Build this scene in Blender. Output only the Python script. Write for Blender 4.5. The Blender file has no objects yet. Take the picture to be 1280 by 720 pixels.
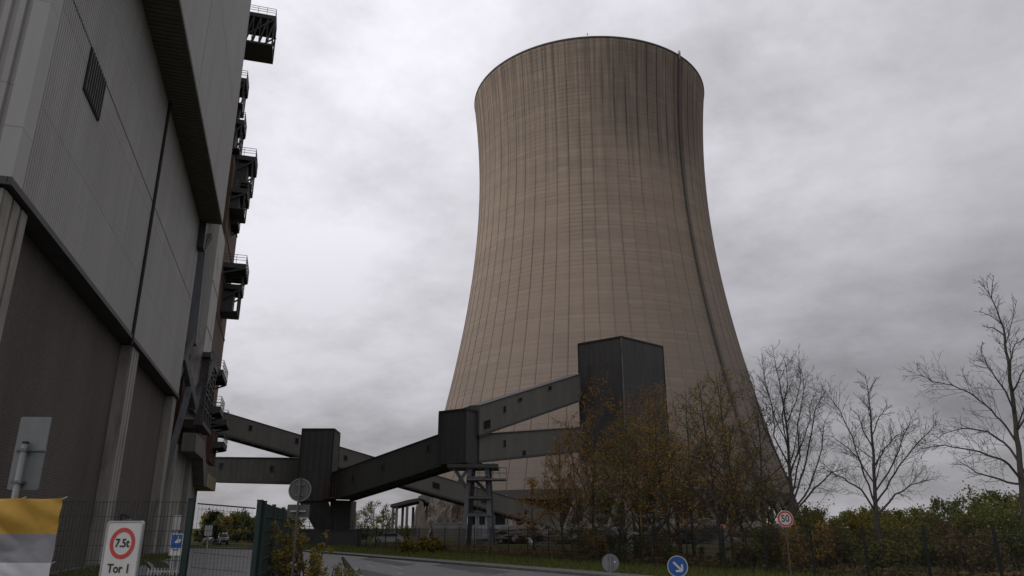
import bpy, math, random
from mathutils import Vector, Matrix, noise
R = math.radians
PI = math.pi
sc = bpy.context.scene
COL = sc.collection

# ------------------------------------------------------------------ camera numbers (eye 2.1 m above the road, looking up 17.9 deg)
F = 930.0; PITCH = math.atan(300 / 930.0); EYE = 2.1
SP, CP = math.sin(PITCH), math.cos(PITCH)

def at(px, py, Y):
    """point seen at pixel (1280x720) of the photograph at the forward distance Y"""
    q = (360 - py) / F
    z = (q * CP + SP) / (CP - q * SP)
    return Vector(((px - 640) / F * (CP + SP * z) * Y, Y, z * Y + EYE))

def on_ground(px, Y, z=0.0):
    return Vector(((px - 640) / (F / CP) * Y, Y, z))

# ------------------------------------------------------------------ object helpers
ROOT = {}

class MB:
    def __init__(s):
        s.v = []; s.f = []; s.mi = []
    def add(s, vs, fs, m=0):
        o = len(s.v)
        s.v += [tuple(v) for v in vs]
        s.f += [tuple(i + o for i in f) for f in fs]
        s.mi += [m] * len(fs)
    def box(s, a, b, m=0):
        x0, y0, z0 = a; x1, y1, z1 = b
        s.add([(x0,y0,z0),(x1,y0,z0),(x1,y1,z0),(x0,y1,z0),(x0,y0,z1),(x1,y0,z1),(x1,y1,z1),(x0,y1,z1)],
              [(0,3,2,1),(4,5,6,7),(0,1,5,4),(1,2,6,5),(2,3,7,6),(3,0,4,7)], m)
    def obox(s, c, ax, ay, az, m=0):
        c, ax, ay, az = Vector(c), Vector(ax), Vector(ay), Vector(az)
        vs = [c + ax*i + ay*j + az*k for k in (-1,1) for (i,j) in ((-1,-1),(1,-1),(1,1),(-1,1))]
        s.add(vs, [(0,3,2,1),(4,5,6,7),(0,1,5,4),(1,2,6,5),(2,3,7,6),(3,0,4,7)], m)
    def bar(s, p, q, w, h=None, m=0):
        """a straight bar of rectangular section"""
        p, q = Vector(p), Vector(q); h = h or w
        d = q - p
        if d.length < 1e-6: return
        dn = d.normalized()
        up = Vector((0,0,1)) if abs(dn.z) < .95 else Vector((0,1,0))
        x = dn.cross(up).normalized(); y = x.cross(dn).normalized()
        s.obox((p+q)/2, d/2, x*w/2, y*h/2, m)
    def tube(s, pts, rad, n=6, cap=True, m=0):
        pts = [Vector(p) for p in pts]
        if not hasattr(rad, '__len__'): rad = [rad]*len(pts)
        rings = []; vs = []; fs = []
        ref = None
        for i, p in enumerate(pts):
            d = (pts[min(i+1, len(pts)-1)] - pts[max(i-1, 0)])
            d = d.normalized() if d.length > 1e-9 else Vector((0,0,1))
            if ref is None:
                ref = Vector((1,0,0)) if abs(d.x) < .9 else Vector((0,1,0))
            x = (ref - d*ref.dot(d)); x = x.normalized() if x.length > 1e-6 else d.orthogonal().normalized()
            ref = x; y = d.cross(x)
            for k in range(n):
                a = 2*PI*k/n
                vs.append(p + (x*math.cos(a) + y*math.sin(a))*rad[i])
        for i in range(len(pts)-1):
            for k in range(n):
                k2 = (k+1) % n
                fs.append((i*n+k, i*n+k2, (i+1)*n+k2, (i+1)*n+k))
        if cap:
            fs.append(tuple(range(n-1,-1,-1))); fs.append(tuple(range((len(pts)-1)*n, len(pts)*n)))
        s.add(vs, fs, m)
    def disc(s, c, nrm, r, t, n=40, m=0, r_in=0.0):
        c = Vector(c); nrm = Vector(nrm).normalized()
        x = nrm.cross(Vector((0,0,1))).normalized(); y = x.cross(nrm).normalized()
        vs = []; fs = []
        for (rr, o) in ((r, -t/2), (r, t/2), (r_in, t/2), (r_in, -t/2)) if r_in > 0 else ((r,-t/2),(r,t/2)):
            for k in range(n):
                a = 2*PI*k/n
                vs.append(c + (x*math.cos(a)+y*math.sin(a))*rr + nrm*o)
        if r_in > 0:
            for L in range(4):
                for k in range(n):
                    k2 = (k+1)%n; M = (L+1)%4
                    fs.append((L*n+k, L*n+k2, M*n+k2, M*n+k))
        else:
            fs += [tuple(range(n-1,-1,-1)), tuple(range(n,2*n))]
            fs += [(k,(k+1)%n,n+(k+1)%n,n+k) for k in range(n)]
        s.add(vs, fs, m)
    def prism(s, poly, depth_vec, m=0):
        n = len(poly); d = Vector(depth_vec)
        vs = [Vector(p) for p in poly] + [Vector(p)+d for p in poly]
        s.add(vs, [tuple(range(n-1,-1,-1)), tuple(range(n,2*n))] + [(k,(k+1)%n,n+(k+1)%n,n+k) for k in range(n)], m)
    def build(s, name, mat, parent=None, local=False, origin=None, smooth=False):
        me = bpy.data.meshes.new(name)
        vs = s.v
        if parent is not None and not local:
            inv = ROOT[parent.name].inverted()
            vs = [inv @ Vector(v) for v in vs]
        elif origin is not None:
            vs = [(v[0]-origin[0], v[1]-origin[1], v[2]-origin[2]) for v in vs]
        me.from_pydata([tuple(v) for v in vs], [], s.f)
        for mt in (mat if isinstance(mat, (list, tuple)) else [mat]):
            me.materials.append(mt)
        if any(s.mi): me.polygons.foreach_set('material_index', s.mi)
        if smooth: me.polygons.foreach_set('use_smooth', [True]*len(s.f))
        me.update()
        o = bpy.data.objects.new(name, me); COL.objects.link(o)
        if parent is not None:
            o.parent = parent; ROOT[o.name] = ROOT[parent.name]
        else:
            if origin is not None: o.location = origin
            ROOT[o.name] = Matrix.Translation(Vector(origin) if origin is not None else Vector((0,0,0)))
        return o

def recalc(o):
    import bmesh
    bm = bmesh.new(); bm.from_mesh(o.data)
    bmesh.ops.recalc_face_normals(bm, faces=bm.faces); bm.to_mesh(o.data); bm.free()
    return o

def tag(o, label=None, cat=None, group=None, kind=None):
    if label: o['label'] = label
    if cat: o['category'] = cat
    if group: o['group'] = group
    if kind: o['kind'] = kind
    return o

def thing(name, label, cat, loc=(0,0,0), rz=0.0, group=None):
    o = bpy.data.objects.new(name, None); COL.objects.link(o)
    o.location = loc; o.rotation_euler = (0,0,rz); o.empty_display_size = .3
    ROOT[o.name] = Matrix.Translation(Vector(loc)) @ Matrix.Rotation(rz, 4, 'Z')
    return tag(o, label, cat, group)

# ------------------------------------------------------------------ materials
def new_mat(name):
    m = bpy.data.materials.new(name); m.use_nodes = True
    nt = m.node_tree; nt.nodes.clear()
    out = nt.nodes.new('ShaderNodeOutputMaterial'); b = nt.nodes.new('ShaderNodeBsdfPrincipled')
    nt.links.new(b.outputs[0], out.inputs[0])
    return m, nt, b

def N(nt, typ, **kw):
    n = nt.nodes.new(typ)
    for k, v in kw.items(): setattr(n, k, v)
    return n

def math_n(nt, op, a, b=None, c=None, clamp=False):
    n = nt.nodes.new('ShaderNodeMath'); n.operation = op; n.use_clamp = clamp
    for i, x in enumerate((a, b, c)):
        if x is None: continue
        if isinstance(x, (int, float)): n.inputs[i].default_value = x
        else: nt.links.new(x, n.inputs[i])
    return n.outputs[0]

def mixc(nt, fac, a, b, blend='MIX'):
    n = nt.nodes.new('ShaderNodeMix'); n.data_type = 'RGBA'; n.blend_type = blend
    for i, x in ((0, fac), (6, a), (7, b)):
        if isinstance(x, (int, float)): n.inputs[i].default_value = x
        elif isinstance(x, (tuple, list)): n.inputs[i].default_value = (x[0], x[1], x[2], 1)
        else: nt.links.new(x, n.inputs[i])
    return n.outputs[2]

def noise_n(nt, vec, scale, detail=4, rough=.55):
    n = nt.nodes.new('ShaderNodeTexNoise'); n.inputs['Scale'].default_value = scale
    n.inputs['Detail'].default_value = detail; n.inputs['Roughness'].default_value = rough
    nt.links.new(vec, n.inputs['Vector']); return n.outputs['Fac']

def mapping(nt, vec, scale=(1,1,1), rot=(0,0,0)):
    n = nt.nodes.new('ShaderNodeMapping'); nt.links.new(vec, n.inputs[0])
    n.inputs['Scale'].default_value = scale; n.inputs['Rotation'].default_value = rot; return n.outputs[0]

def ramp(nt, fac, stops):
    n = nt.nodes.new('ShaderNodeValToRGB'); e = n.color_ramp.elements
    while len(e) < len(stops): e.new(.5)
    for el, (p, c) in zip(e, stops):
        el.position = p; el.color = (c[0], c[1], c[2], 1) if isinstance(c, (tuple, list)) else (c, c, c, 1)
    nt.links.new(fac, n.inputs[0]); return n.outputs[0]

def obj_co(nt): return N(nt, 'ShaderNodeTexCoord').outputs['Object']

def surf(name, c1, c2=None, scale=3.0, rough=.8, bump=0.0, bscale=None, metal=0.0, streak=False, spec=.3, dirt=None, dirt_scale=.4, dirt_lo=.52, dirt_hi=.72, panel=None):
    """weathered surface: two tones by noise, optional vertical run-off streaks, dirt blotches and bump"""
    m, nt, b = new_mat(name)
    co = obj_co(nt)
    c2 = c2 or tuple(x*.8 for x in c1)
    v = mapping(nt, co, (1,1,.12)) if streak else co
    f = noise_n(nt, v, scale, 6, .62)
    col = mixc(nt, ramp(nt, f, [(.3, 0.0), (.7, 1.0)]), c1, c2)
    if dirt:
        g = noise_n(nt, mapping(nt, co, (1,1,.35)), dirt_scale, 7, .65)
        col = mixc(nt, ramp(nt, g, [(dirt_lo, 0.0), (dirt_hi, 1.0)]), col, dirt)
    if panel:
        # sheets differ a little in tone and show a dark lap line
        sp = N(nt, 'ShaderNodeSeparateXYZ'); nt.links.new(co, sp.inputs[0])
        u = math_n(nt, 'DIVIDE', math_n(nt, 'ADD', sp.outputs[0], sp.outputs[1]), panel[0]); w = math_n(nt, 'DIVIDE', math_n(nt, 'ADD', sp.outputs[2], .37), panel[1])
        cc = N(nt, 'ShaderNodeCombineXYZ'); nt.links.new(math_n(nt, 'FLOOR', u), cc.inputs[0]); nt.links.new(math_n(nt, 'FLOOR', w), cc.inputs[1])
        wn = N(nt, 'ShaderNodeTexWhiteNoise'); wn.noise_dimensions = '2D'; nt.links.new(cc.outputs[0], wn.inputs['Vector'])
        col = mixc(nt, math_n(nt, 'MULTIPLY', wn.outputs['Value'], panel[2]), col, tuple(x*.55 for x in c1))
        lap = math_n(nt, 'LESS_THAN', math_n(nt, 'FRACT', w), .045/panel[1])
        col = mixc(nt, math_n(nt, 'MULTIPLY', lap, .55), col, tuple(x*.35 for x in c1))
    nt.links.new(col, b.inputs['Base Color'])
    b.inputs['Roughness'].default_value = rough; b.inputs['Metallic'].default_value = metal
    b.inputs['Specular IOR Level'].default_value = spec
    if bump:
        bp = N(nt, 'ShaderNodeBump'); bp.inputs['Strength'].default_value = bump; bp.inputs['Distance'].default_value = .05
        nt.links.new(noise_n(nt, co, bscale or scale*6, 6, .7), bp.inputs['Height']); nt.links.new(bp.outputs[0], b.inputs['Normal'])
    return m

def leaf_mat(name, stops):
    m, nt, b = new_mat(name)
    r = N(nt, 'ShaderNodeNewGeometry').outputs['Random Per Island']
    nt.links.new(ramp(nt, r, stops), b.inputs['Base Color'])
    b.inputs['Roughness'].default_value = .75; b.inputs['Specular IOR Level'].default_value = .15
    tr = N(nt, 'ShaderNodeBsdfTranslucent'); nt.links.new(ramp(nt, r, stops), tr.inputs[0])
    mx = N(nt, 'ShaderNodeMixShader'); mx.inputs[0].default_value = .3
    out = [n for n in nt.nodes if n.type == 'OUTPUT_MATERIAL'][0]
    nt.links.new(b.outputs[0], mx.inputs[1]); nt.links.new(tr.outputs[0], mx.inputs[2]); nt.links.new(mx.outputs[0], out.inputs[0])
    return m

M = {}
M['cladding'] = surf('grey_cladding', (.37,.362,.348), (.315,.31,.30), 1.2, .55, streak=True, spec=.35, dirt=(.28,.268,.25), dirt_scale=.12, panel=(1.92,4.4,.22))
M['cladding_upper'] = surf('grey_cladding_upper', (.39,.383,.37), (.335,.33,.32), 1.2, .55, streak=True, spec=.35, dirt=(.31,.298,.285), dirt_scale=.1, panel=(1.92,5.3,.2))
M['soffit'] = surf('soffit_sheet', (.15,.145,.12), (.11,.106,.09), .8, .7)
M['seam'] = surf('seam_dark', (.035,.035,.036), (.025,.025,.026), 2, .7)
M['concrete'] = surf('concrete', (.33,.31,.275), (.24,.225,.20), 1.5, .9, .35, 10, streak=True, dirt=(.14,.13,.11), dirt_scale=.5)
M['concrete_dark'] = surf('concrete_dark', (.16,.15,.135), (.11,.105,.095), 1.2, .9, .3, 8, streak=True, dirt=(.07,.065,.06), dirt_scale=.4)
M['concrete_light'] = surf('concrete_light', (.52,.505,.475), (.42,.41,.385), .9, .9, .3, 7, streak=True, dirt=(.2,.19,.17), dirt_scale=.5)
M['louvre'] = surf('louvre_dark', (.02,.019,.018), (.03,.028,.025), 2, .7)
M['gallery'] = surf('gallery_sheet', (.088,.088,.08), (.068,.069,.064), 1.0, .6, streak=True, dirt=(.05,.05,.046), dirt_scale=.3, panel=(2.7,50,.25))
M['gallery_pale'] = surf('gallery_sheet_pale', (.15,.145,.125), (.115,.112,.098), 1.0, .65, streak=True, dirt=(.085,.082,.072), dirt_scale=.25, panel=(2.7,50,.25))
M['transfer'] = surf('transfer_sheet', (.076,.073,.069), (.062,.059,.056), .8, .6, streak=True, spec=.3, dirt=(.04,.036,.033), dirt_scale=.35, panel=(1.2,3.1,.3))
M['steel_dark'] = surf('steel_dark', (.075,.075,.073), (.055,.055,.055), 3, .6, metal=.0)
M['steel_grey'] = surf('steel_grey', (.15,.157,.165), (.11,.117,.125), 2, .55, metal=.2, dirt=(.06,.05,.045), dirt_scale=1.2)
M['galv'] = surf('galvanised', (.36,.37,.37), (.27,.28,.28), 5, .5, metal=.35, dirt=(.2,.2,.19), dirt_scale=2.0)
M['sign_back'] = surf('sign_back', (.20,.21,.21), (.155,.165,.165), 3, .55, metal=.2, dirt=(.15,.155,.15), dirt_scale=3.)
M['sign_back_dark'] = surf('sign_back_dark', (.095,.095,.088), (.07,.07,.066), 5, .6, metal=.1, dirt=(.05,.05,.042), dirt_scale=6.)  # darker copy of sign_back: shade on the round sign's rear put into the colour
M['rust'] = surf('rust_brown', (.145,.095,.07), (.105,.07,.055), .7, .85, .2, 6, streak=True, dirt=(.065,.05,.042), dirt_scale=.3)
M['rust_red'] = surf('rust_red', (.12,.058,.045), (.08,.045,.038), .9, .85, streak=True)
M['chute'] = surf('blue_grey_steel', (.20,.208,.222), (.155,.162,.175), .8, .6, streak=True, dirt=(.06,.055,.05))
M['ochre'] = surf('ochre_slab', (.30,.255,.16), (.22,.185,.12), 1.0, .85, streak=True)
M['glass'] = surf('dark_pane', (.010,.010,.011), (.016,.016,.017), 4, .6, spec=.15)
M['green_fence'] = surf('green_coating', (.016,.032,.027), (.011,.023,.02), 4, .55, spec=.3)
M['fence_dark'] = surf('dark_fence', (.022,.026,.026), (.016,.018,.018), 4, .6)
M['white_sign'] = surf('white_sign', (.50,.50,.475), (.43,.43,.405), 3, .5, dirt=(.4,.4,.37), dirt_scale=4)
M['red_sign'] = surf('red_sign', (.46,.05,.045), (.38,.045,.04), 6, .5)
M['blue_sign'] = surf('blue_sign', (.022,.085,.30), (.02,.07,.25), 5, .5)
M['ink'] = surf('sign_ink', (.022,.022,.022), (.03,.03,.03), 6, .6)
M['yellow_cloth'] = surf('yellow_banner', (.43,.255,.042), (.37,.22,.034), 4, .7, .15, 12)
M['grey_cloth'] = surf('grey_banner', (.235,.235,.25), (.205,.205,.22), 4, .7, .15, 12)
M['white_cloth'] = surf('white_banner', (.52,.52,.53), (.46,.46,.47), 4, .7, .15, 12)
M['bark'] = surf('bark', (.085,.075,.062), (.05,.045,.038), 9, .95, .5, 30)
M['bark_pale'] = surf('bark_pale', (.085,.075,.06), (.05,.045,.036), 9, .95, .5, 30)
M['twig'] = surf('twig', (.075,.062,.05), (.055,.047,.04), 6, .95)
M['car_white'] = surf('car_paint_white', (.55,.56,.57), (.52,.53,.54), 2, .3, spec=.5)
M['car_dark'] = surf('car_paint_dark', (.03,.032,.036), (.025,.027,.03), 2, .25, spec=.5)
M['rubber'] = surf('rubber', (.015,.015,.015), (.02,.02,.02), 5, .9)
M['orange'] = surf('orange_machine', (.48,.20,.12), (.36,.15,.10), 2, .6, dirt=(.2,.12,.09), dirt_scale=1.)
M['yellow_paint'] = surf('yellow_paint', (.30,.21,.05), (.2,.15,.04), 3, .6, dirt=(.2,.16,.08), dirt_scale=2.)
M['rubble_mat'] = surf('rubble_concrete', (.10,.09,.076), (.055,.05,.044), .8, .95, .5, 4)
M['ruin_mat'] = surf('ruin_concrete', (.20,.18,.155), (.12,.105,.09), .5, .95, .8, 2.5, streak=True, dirt=(.085,.055,.04), dirt_scale=.35, dirt_lo=.48, dirt_hi=.62)
M['shed_wall'] = surf('shed_panel', (.22,.235,.25), (.18,.19,.205), .8, .8, streak=True, dirt=(.12,.125,.13))
M['roofing'] = surf('roofing_felt', (.06,.055,.052), (.045,.042,.04), 1.5, .9)
M['lens'] = surf('lamp_lens', (.6,.6,.58), (.55,.55,.52), 4, .2)

def brick_mat():
    m, nt, b = new_mat('dark_brick')
    co = obj_co(nt)
    s = N(nt, 'ShaderNodeSeparateXYZ'); nt.links.new(co, s.inputs[0])
    c = N(nt, 'ShaderNodeCombineXYZ'); nt.links.new(math_n(nt, 'ADD', s.outputs[0], s.outputs[1]), c.inputs[0]); nt.links.new(s.outputs[2], c.inputs[1])
    t = N(nt, 'ShaderNodeTexBrick'); nt.links.new(c.outputs[0], t.inputs['Vector'])
    t.inputs['Scale'].default_value = 1.0; t.inputs['Brick Width'].default_value = .30; t.inputs['Row Height'].default_value = .125
    t.inputs['Mortar Size'].default_value = .014; t.inputs['Mortar Smooth'].default_value = .2; t.inputs['Bias'].default_value = -.1
    t.inputs['Color1'].default_value = (.096,.080,.069,1); t.inputs['Color2'].default_value = (.072,.061,.054,1); t.inputs['Mortar'].default_value = (.135,.122,.108,1)
    g = noise_n(nt, mapping(nt, co, (1,1,.3)), .25, 6, .6)
    col = mixc(nt, ramp(nt, g, [(.45,0.0),(.75,.55)]), t.outputs['Color'], (.045,.038,.034))
    nt.links.new(col, b.inputs['Base Color']); b.inputs['Roughness'].default_value = .85; b.inputs['Specular IOR Level'].default_value = .25
    bp = N(nt, 'ShaderNodeBump'); bp.inputs['Strength'].default_value = .6; bp.inputs['Distance'].default_value = .012; bp.invert = True
    nt.links.new(t.outputs['Fac'], bp.inputs['Height']); nt.links.new(bp.outputs[0], b.inputs['Normal'])
    return m
M['brick'] = brick_mat()

RIBS = 68
def tower_mat():
    """board-marked shell concrete: lift joints, painted rib shadow and run-off stains along the ribs, darker damp patch high on one side"""
    m, nt, b = new_mat('tower_concrete')
    co = obj_co(nt)
    s = N(nt, 'ShaderNodeSeparateXYZ'); nt.links.new(co, s.inputs[0])
    ang = math_n(nt, 'ARCTAN2', s.outputs[1], s.outputs[0])
    z = s.outputs[2]
    cyl = N(nt, 'ShaderNodeCombineXYZ'); nt.links.new(math_n(nt, 'MULTIPLY', ang, 40.0), cyl.inputs[0]); nt.links.new(z, cyl.inputs[1])
    cv = cyl.outputs[0]
    big = noise_n(nt, mapping(nt, cv, (.035,.018,1)), 1.0, 6, .6)
    streak = noise_n(nt, mapping(nt, cv, (.55,.03,1)), 1.0, 6, .65)
    fine = noise_n(nt, mapping(nt, cv, (.05,1.25,1)), 1.0, 6, .72)
    col = mixc(nt, ramp(nt, big, [(.35,0.0),(.68,1.0)]), (.385,.295,.222), (.298,.232,.178))
    col = mixc(nt, math_n(nt, 'MULTIPLY', ramp(nt, streak, [(.42,0.0),(.75,1.0)]), .55), col, (.205,.172,.145))
    col = mixc(nt, math_n(nt, 'MULTIPLY', ramp(nt, fine, [(.36,0.0),(.66,1.0)]), .42), col, (.52,.42,.325))
    # each poured lift differs a little in tone
    lift = math_n(nt, 'FLOOR', math_n(nt, 'DIVIDE', z, 1.35))
    pan = math_n(nt, 'FLOOR', math_n(nt, 'MULTIPLY', ang, RIBS/(2*PI)))
    lc = N(nt, 'ShaderNodeCombineXYZ'); nt.links.new(pan, lc.inputs[0]); nt.links.new(lift, lc.inputs[1])
    wn = N(nt, 'ShaderNodeTexWhiteNoise'); wn.noise_dimensions = '2D'; nt.links.new(lc.outputs[0], wn.inputs['Vector'])
    lr = N(nt, 'ShaderNodeTexWhiteNoise'); lr.noise_dimensions = '1D'; nt.links.new(lift, lr.inputs['W'])
    tone = math_n(nt, 'ADD', math_n(nt, 'MULTIPLY', wn.outputs['Value'], .13), math_n(nt, 'MULTIPLY', lr.outputs['Value'], .17))
    col = mixc(nt, tone, col, (.19,.16,.135))
    # wide pour bands and a few patched panels
    band = N(nt, 'ShaderNodeTexNoise'); band.noise_dimensions = '1D'; band.inputs['Scale'].default_value = .16; band.inputs['Detail'].default_value = 4
    nt.links.new(math_n(nt, 'ADD', z, math_n(nt, 'MULTIPLY', big, 6.0)), band.inputs['W'])
    col = mixc(nt, math_n(nt, 'MULTIPLY', ramp(nt, band.outputs['Fac'], [(.42,0.0),(.75,1.0)]), .26), col, (.215,.17,.135))
    col = mixc(nt, math_n(nt, 'MULTIPLY', math_n(nt, 'GREATER_THAN', wn.outputs['Value'], .965), .3), col, (.45,.38,.31))
    # lift joints
    fz = math_n(nt, 'FRACT', math_n(nt, 'DIVIDE', z, 1.35))
    jn = math_n(nt, 'LESS_THAN', fz, .14)
    jmask = math_n(nt, 'MULTIPLY', jn, ramp(nt, noise_n(nt, mapping(nt, cv, (.12,.05,1)), 1.0, 4), [(.36,.0),(.72,.6)]))
    col = mixc(nt, jmask, col, (.19,.155,.125))
    # dark band at each rib: the rib's shadow painted in, together with run-off stains
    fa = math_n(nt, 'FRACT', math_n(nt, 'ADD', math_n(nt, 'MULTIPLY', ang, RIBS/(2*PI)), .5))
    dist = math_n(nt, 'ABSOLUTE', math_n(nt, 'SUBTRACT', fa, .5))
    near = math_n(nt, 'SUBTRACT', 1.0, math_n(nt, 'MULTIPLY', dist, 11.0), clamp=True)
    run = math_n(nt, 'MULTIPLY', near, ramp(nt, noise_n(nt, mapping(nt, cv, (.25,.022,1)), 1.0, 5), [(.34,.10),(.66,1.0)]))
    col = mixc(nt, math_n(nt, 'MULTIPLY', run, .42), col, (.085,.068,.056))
    # rain streaks running down from the rim
    rs = noise_n(nt, mapping(nt, cv, (1.1,.016,1)), 1.0, 4, .6)
    topm = math_n(nt, 'DIVIDE', math_n(nt, 'SUBTRACT', math_n(nt, 'ADD', z, math_n(nt, 'MULTIPLY', streak, 50.0)), 112.0), 55.0, clamp=True)
    col = mixc(nt, math_n(nt, 'MULTIPLY', topm, ramp(nt, rs, [(.42,0.0),(.66,.75)])), col, (.12,.098,.082))
    # lime bloom beside the ribs on the lower half
    off = math_n(nt, 'SUBTRACT', fa, .5)
    bl = math_n(nt, 'MULTIPLY', math_n(nt, 'LESS_THAN', math_n(nt, 'ABSOLUTE', math_n(nt, 'SUBTRACT', off, .085)), .04), ramp(nt, math_n(nt, 'DIVIDE', z, 150.0), [(.2,.5),(.52,0.0)]))
    col = mixc(nt, math_n(nt, 'MULTIPLY', bl, streak), col, (.50,.43,.36))
    # damp soot patch, high on the right-hand side
    base_ = math_n(nt, 'SUBTRACT', 1.0, math_n(nt, 'DIVIDE', math_n(nt, 'ADD', z, math_n(nt, 'MULTIPLY', streak, 22.0)), 46.0), clamp=True)  # separate from the patch: shell colour darkens towards its foot
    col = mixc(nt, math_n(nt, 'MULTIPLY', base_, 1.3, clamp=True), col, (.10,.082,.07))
    da = math_n(nt, 'DIVIDE', math_n(nt, 'SUBTRACT', ang, -PI/2+.50), .50)
    dz = math_n(nt, 'DIVIDE', math_n(nt, 'SUBTRACT', z, 127.0), 19.0)
    r2 = math_n(nt, 'ADD', math_n(nt, 'MULTIPLY', da, da), math_n(nt, 'MULTIPLY', dz, dz))
    patch = math_n(nt, 'SUBTRACT', 1.6, r2, clamp=True)
    patch = math_n(nt, 'MULTIPLY', patch, ramp(nt, noise_n(nt, mapping(nt, cv, (.3,.05,1)), 1.0, 6), [(.28,.2),(.52,1.0)]))
    stripe = math_n(nt, 'ADD', .40, math_n(nt, 'MULTIPLY', near, .55))
    col = mixc(nt, math_n(nt, 'MULTIPLY', patch, stripe), col, (.075,.062,.054))
    # the right flank is darker; the foot is darker with age
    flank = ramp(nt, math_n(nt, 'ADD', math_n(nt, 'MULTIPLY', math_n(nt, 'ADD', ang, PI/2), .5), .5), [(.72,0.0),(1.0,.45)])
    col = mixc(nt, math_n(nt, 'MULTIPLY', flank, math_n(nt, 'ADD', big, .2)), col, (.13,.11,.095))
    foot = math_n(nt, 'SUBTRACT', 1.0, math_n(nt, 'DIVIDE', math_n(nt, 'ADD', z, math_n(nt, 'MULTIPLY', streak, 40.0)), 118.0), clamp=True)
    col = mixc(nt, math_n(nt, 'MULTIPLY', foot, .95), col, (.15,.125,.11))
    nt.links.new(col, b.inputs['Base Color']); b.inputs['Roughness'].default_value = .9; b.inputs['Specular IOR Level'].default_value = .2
    bp = N(nt, 'ShaderNodeBump'); bp.inputs['Strength'].default_value = .5; bp.inputs['Distance'].default_value = .12
    nt.links.new(math_n(nt, 'ADD', math_n(nt, 'MULTIPLY', jn, -.7), fine), bp.inputs['Height']); nt.links.new(bp.outputs[0], b.inputs['Normal'])
    return m
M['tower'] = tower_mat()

def asphalt_mat():
    m, nt, b = new_mat('asphalt')
    co = obj_co(nt)
    f = noise_n(nt, co, .35, 7, .65); g = noise_n(nt, co, 40, 3, .7)
    col = mixc(nt, ramp(nt, f, [(.35,0.0),(.66,1.0)]), (.115,.113,.114), (.08,.08,.082))
    st = noise_n(nt, mapping(nt, co, (.12,1.6,1), (0,0,R(-58))), 1.0, 5, .6)
    col = mixc(nt, ramp(nt, st, [(.52,0.0),(.62,.55)]), col, (.15,.147,.146))
    v = N(nt, 'ShaderNodeTexVoronoi'); v.feature = 'DISTANCE_TO_EDGE'; v.inputs['Scale'].default_value = .28
    nt.links.new(mapping(nt, co), v.inputs['Vector'])
    nt.links.new(mixc(nt, .0, col, col), b.inputs['Base Color'])
    cr = math_n(nt, 'LESS_THAN', math_n(nt, 'ADD', v.outputs['Distance'], math_n(nt, 'MULTIPLY', f, .01)), .013)
    col = mixc(nt, math_n(nt, 'MULTIPLY', cr, .8), col, (.025,.025,.025))
    col = mixc(nt, math_n(nt, 'MULTIPLY', ramp(nt, g, [(.4,0.0),(.7,1.0)]), .35), col, (.12,.12,.12))
    nt.links.new(col, b.inputs['Base Color']); b.inputs['Roughness'].default_value = .7; b.inputs['Specular IOR Level'].default_value = .4
    bp = N(nt, 'ShaderNodeBump'); bp.inputs['Strength'].default_value = .4; bp.inputs['Distance'].default_value = .01
    nt.links.new(g, bp.inputs['Height']); nt.links.new(bp.outputs[0], b.inputs['Normal'])
    return m
M['asphalt'] = asphalt_mat()
M['patch'] = surf('asphalt_patch', (.075,.075,.076), (.06,.06,.061), 2, .85, .3, 40)
M['paint'] = surf('road_paint', (.36,.36,.34), (.16,.16,.155), 3.5, .8)
M['kerb'] = surf('kerb_stone', (.20,.195,.18), (.13,.127,.118), 2, .9, .3, 12)
M['paving'] = surf('paving', (.12,.117,.108), (.09,.088,.08), 1.5, .9, .3, 14)
M['soil'] = surf('soil', (.055,.06,.028), (.06,.048,.032), .25, 1.0, .5, 6, spec=0.0, dirt=(.045,.062,.02), dirt_scale=.12)
M['grassy'] = surf('verge_turf', (.075,.09,.028), (.085,.078,.036), .6, 1.0, .5, 9, spec=0.0)

# leaf palettes
M['leaf_orange'] = leaf_mat('leaf_orange', [(0,(.30,.15,.036)),(.3,(.21,.115,.036)),(.55,(.36,.185,.042)),(.8,(.17,.125,.045)),(1,(.42,.24,.05))])
M['leaf_brown'] = leaf_mat('leaf_brown', [(0,(.25,.15,.052)),(.4,(.32,.185,.055)),(.7,(.19,.155,.055)),(1,(.38,.23,.06))])
M['leaf_olive'] = leaf_mat('leaf_olive', [(0,(.10,.115,.034)),(.4,(.14,.14,.042)),(.75,(.19,.15,.04)),(1,(.08,.10,.035))])
M['leaf_yellow'] = leaf_mat('leaf_yellow', [(0,(.20,.14,.022)),(.4,(.13,.11,.025)),(.7,(.24,.17,.03)),(1,(.08,.085,.02))])
M['leaf_green'] = leaf_mat('leaf_green', [(0,(.075,.095,.036)),(.5,(.11,.13,.045)),(.8,(.15,.15,.05)),(1,(.20,.18,.06))])
M['leaf_dark'] = leaf_mat('leaf_dark', [(0,(.045,.068,.026)),(.5,(.065,.09,.033)),(.85,(.10,.10,.036)),(1,(.13,.105,.036))])
M['leaf_red'] = leaf_mat('leaf_red', [(0,(.15,.095,.05)),(.4,(.12,.09,.045)),(.75,(.18,.115,.05)),(1,(.11,.10,.042))])
M['blade'] = leaf_mat('grass_blade', [(0,(.075,.10,.025)),(.5,(.105,.125,.032)),(.85,(.14,.135,.045)),(1,(.16,.135,.065))])

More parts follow.
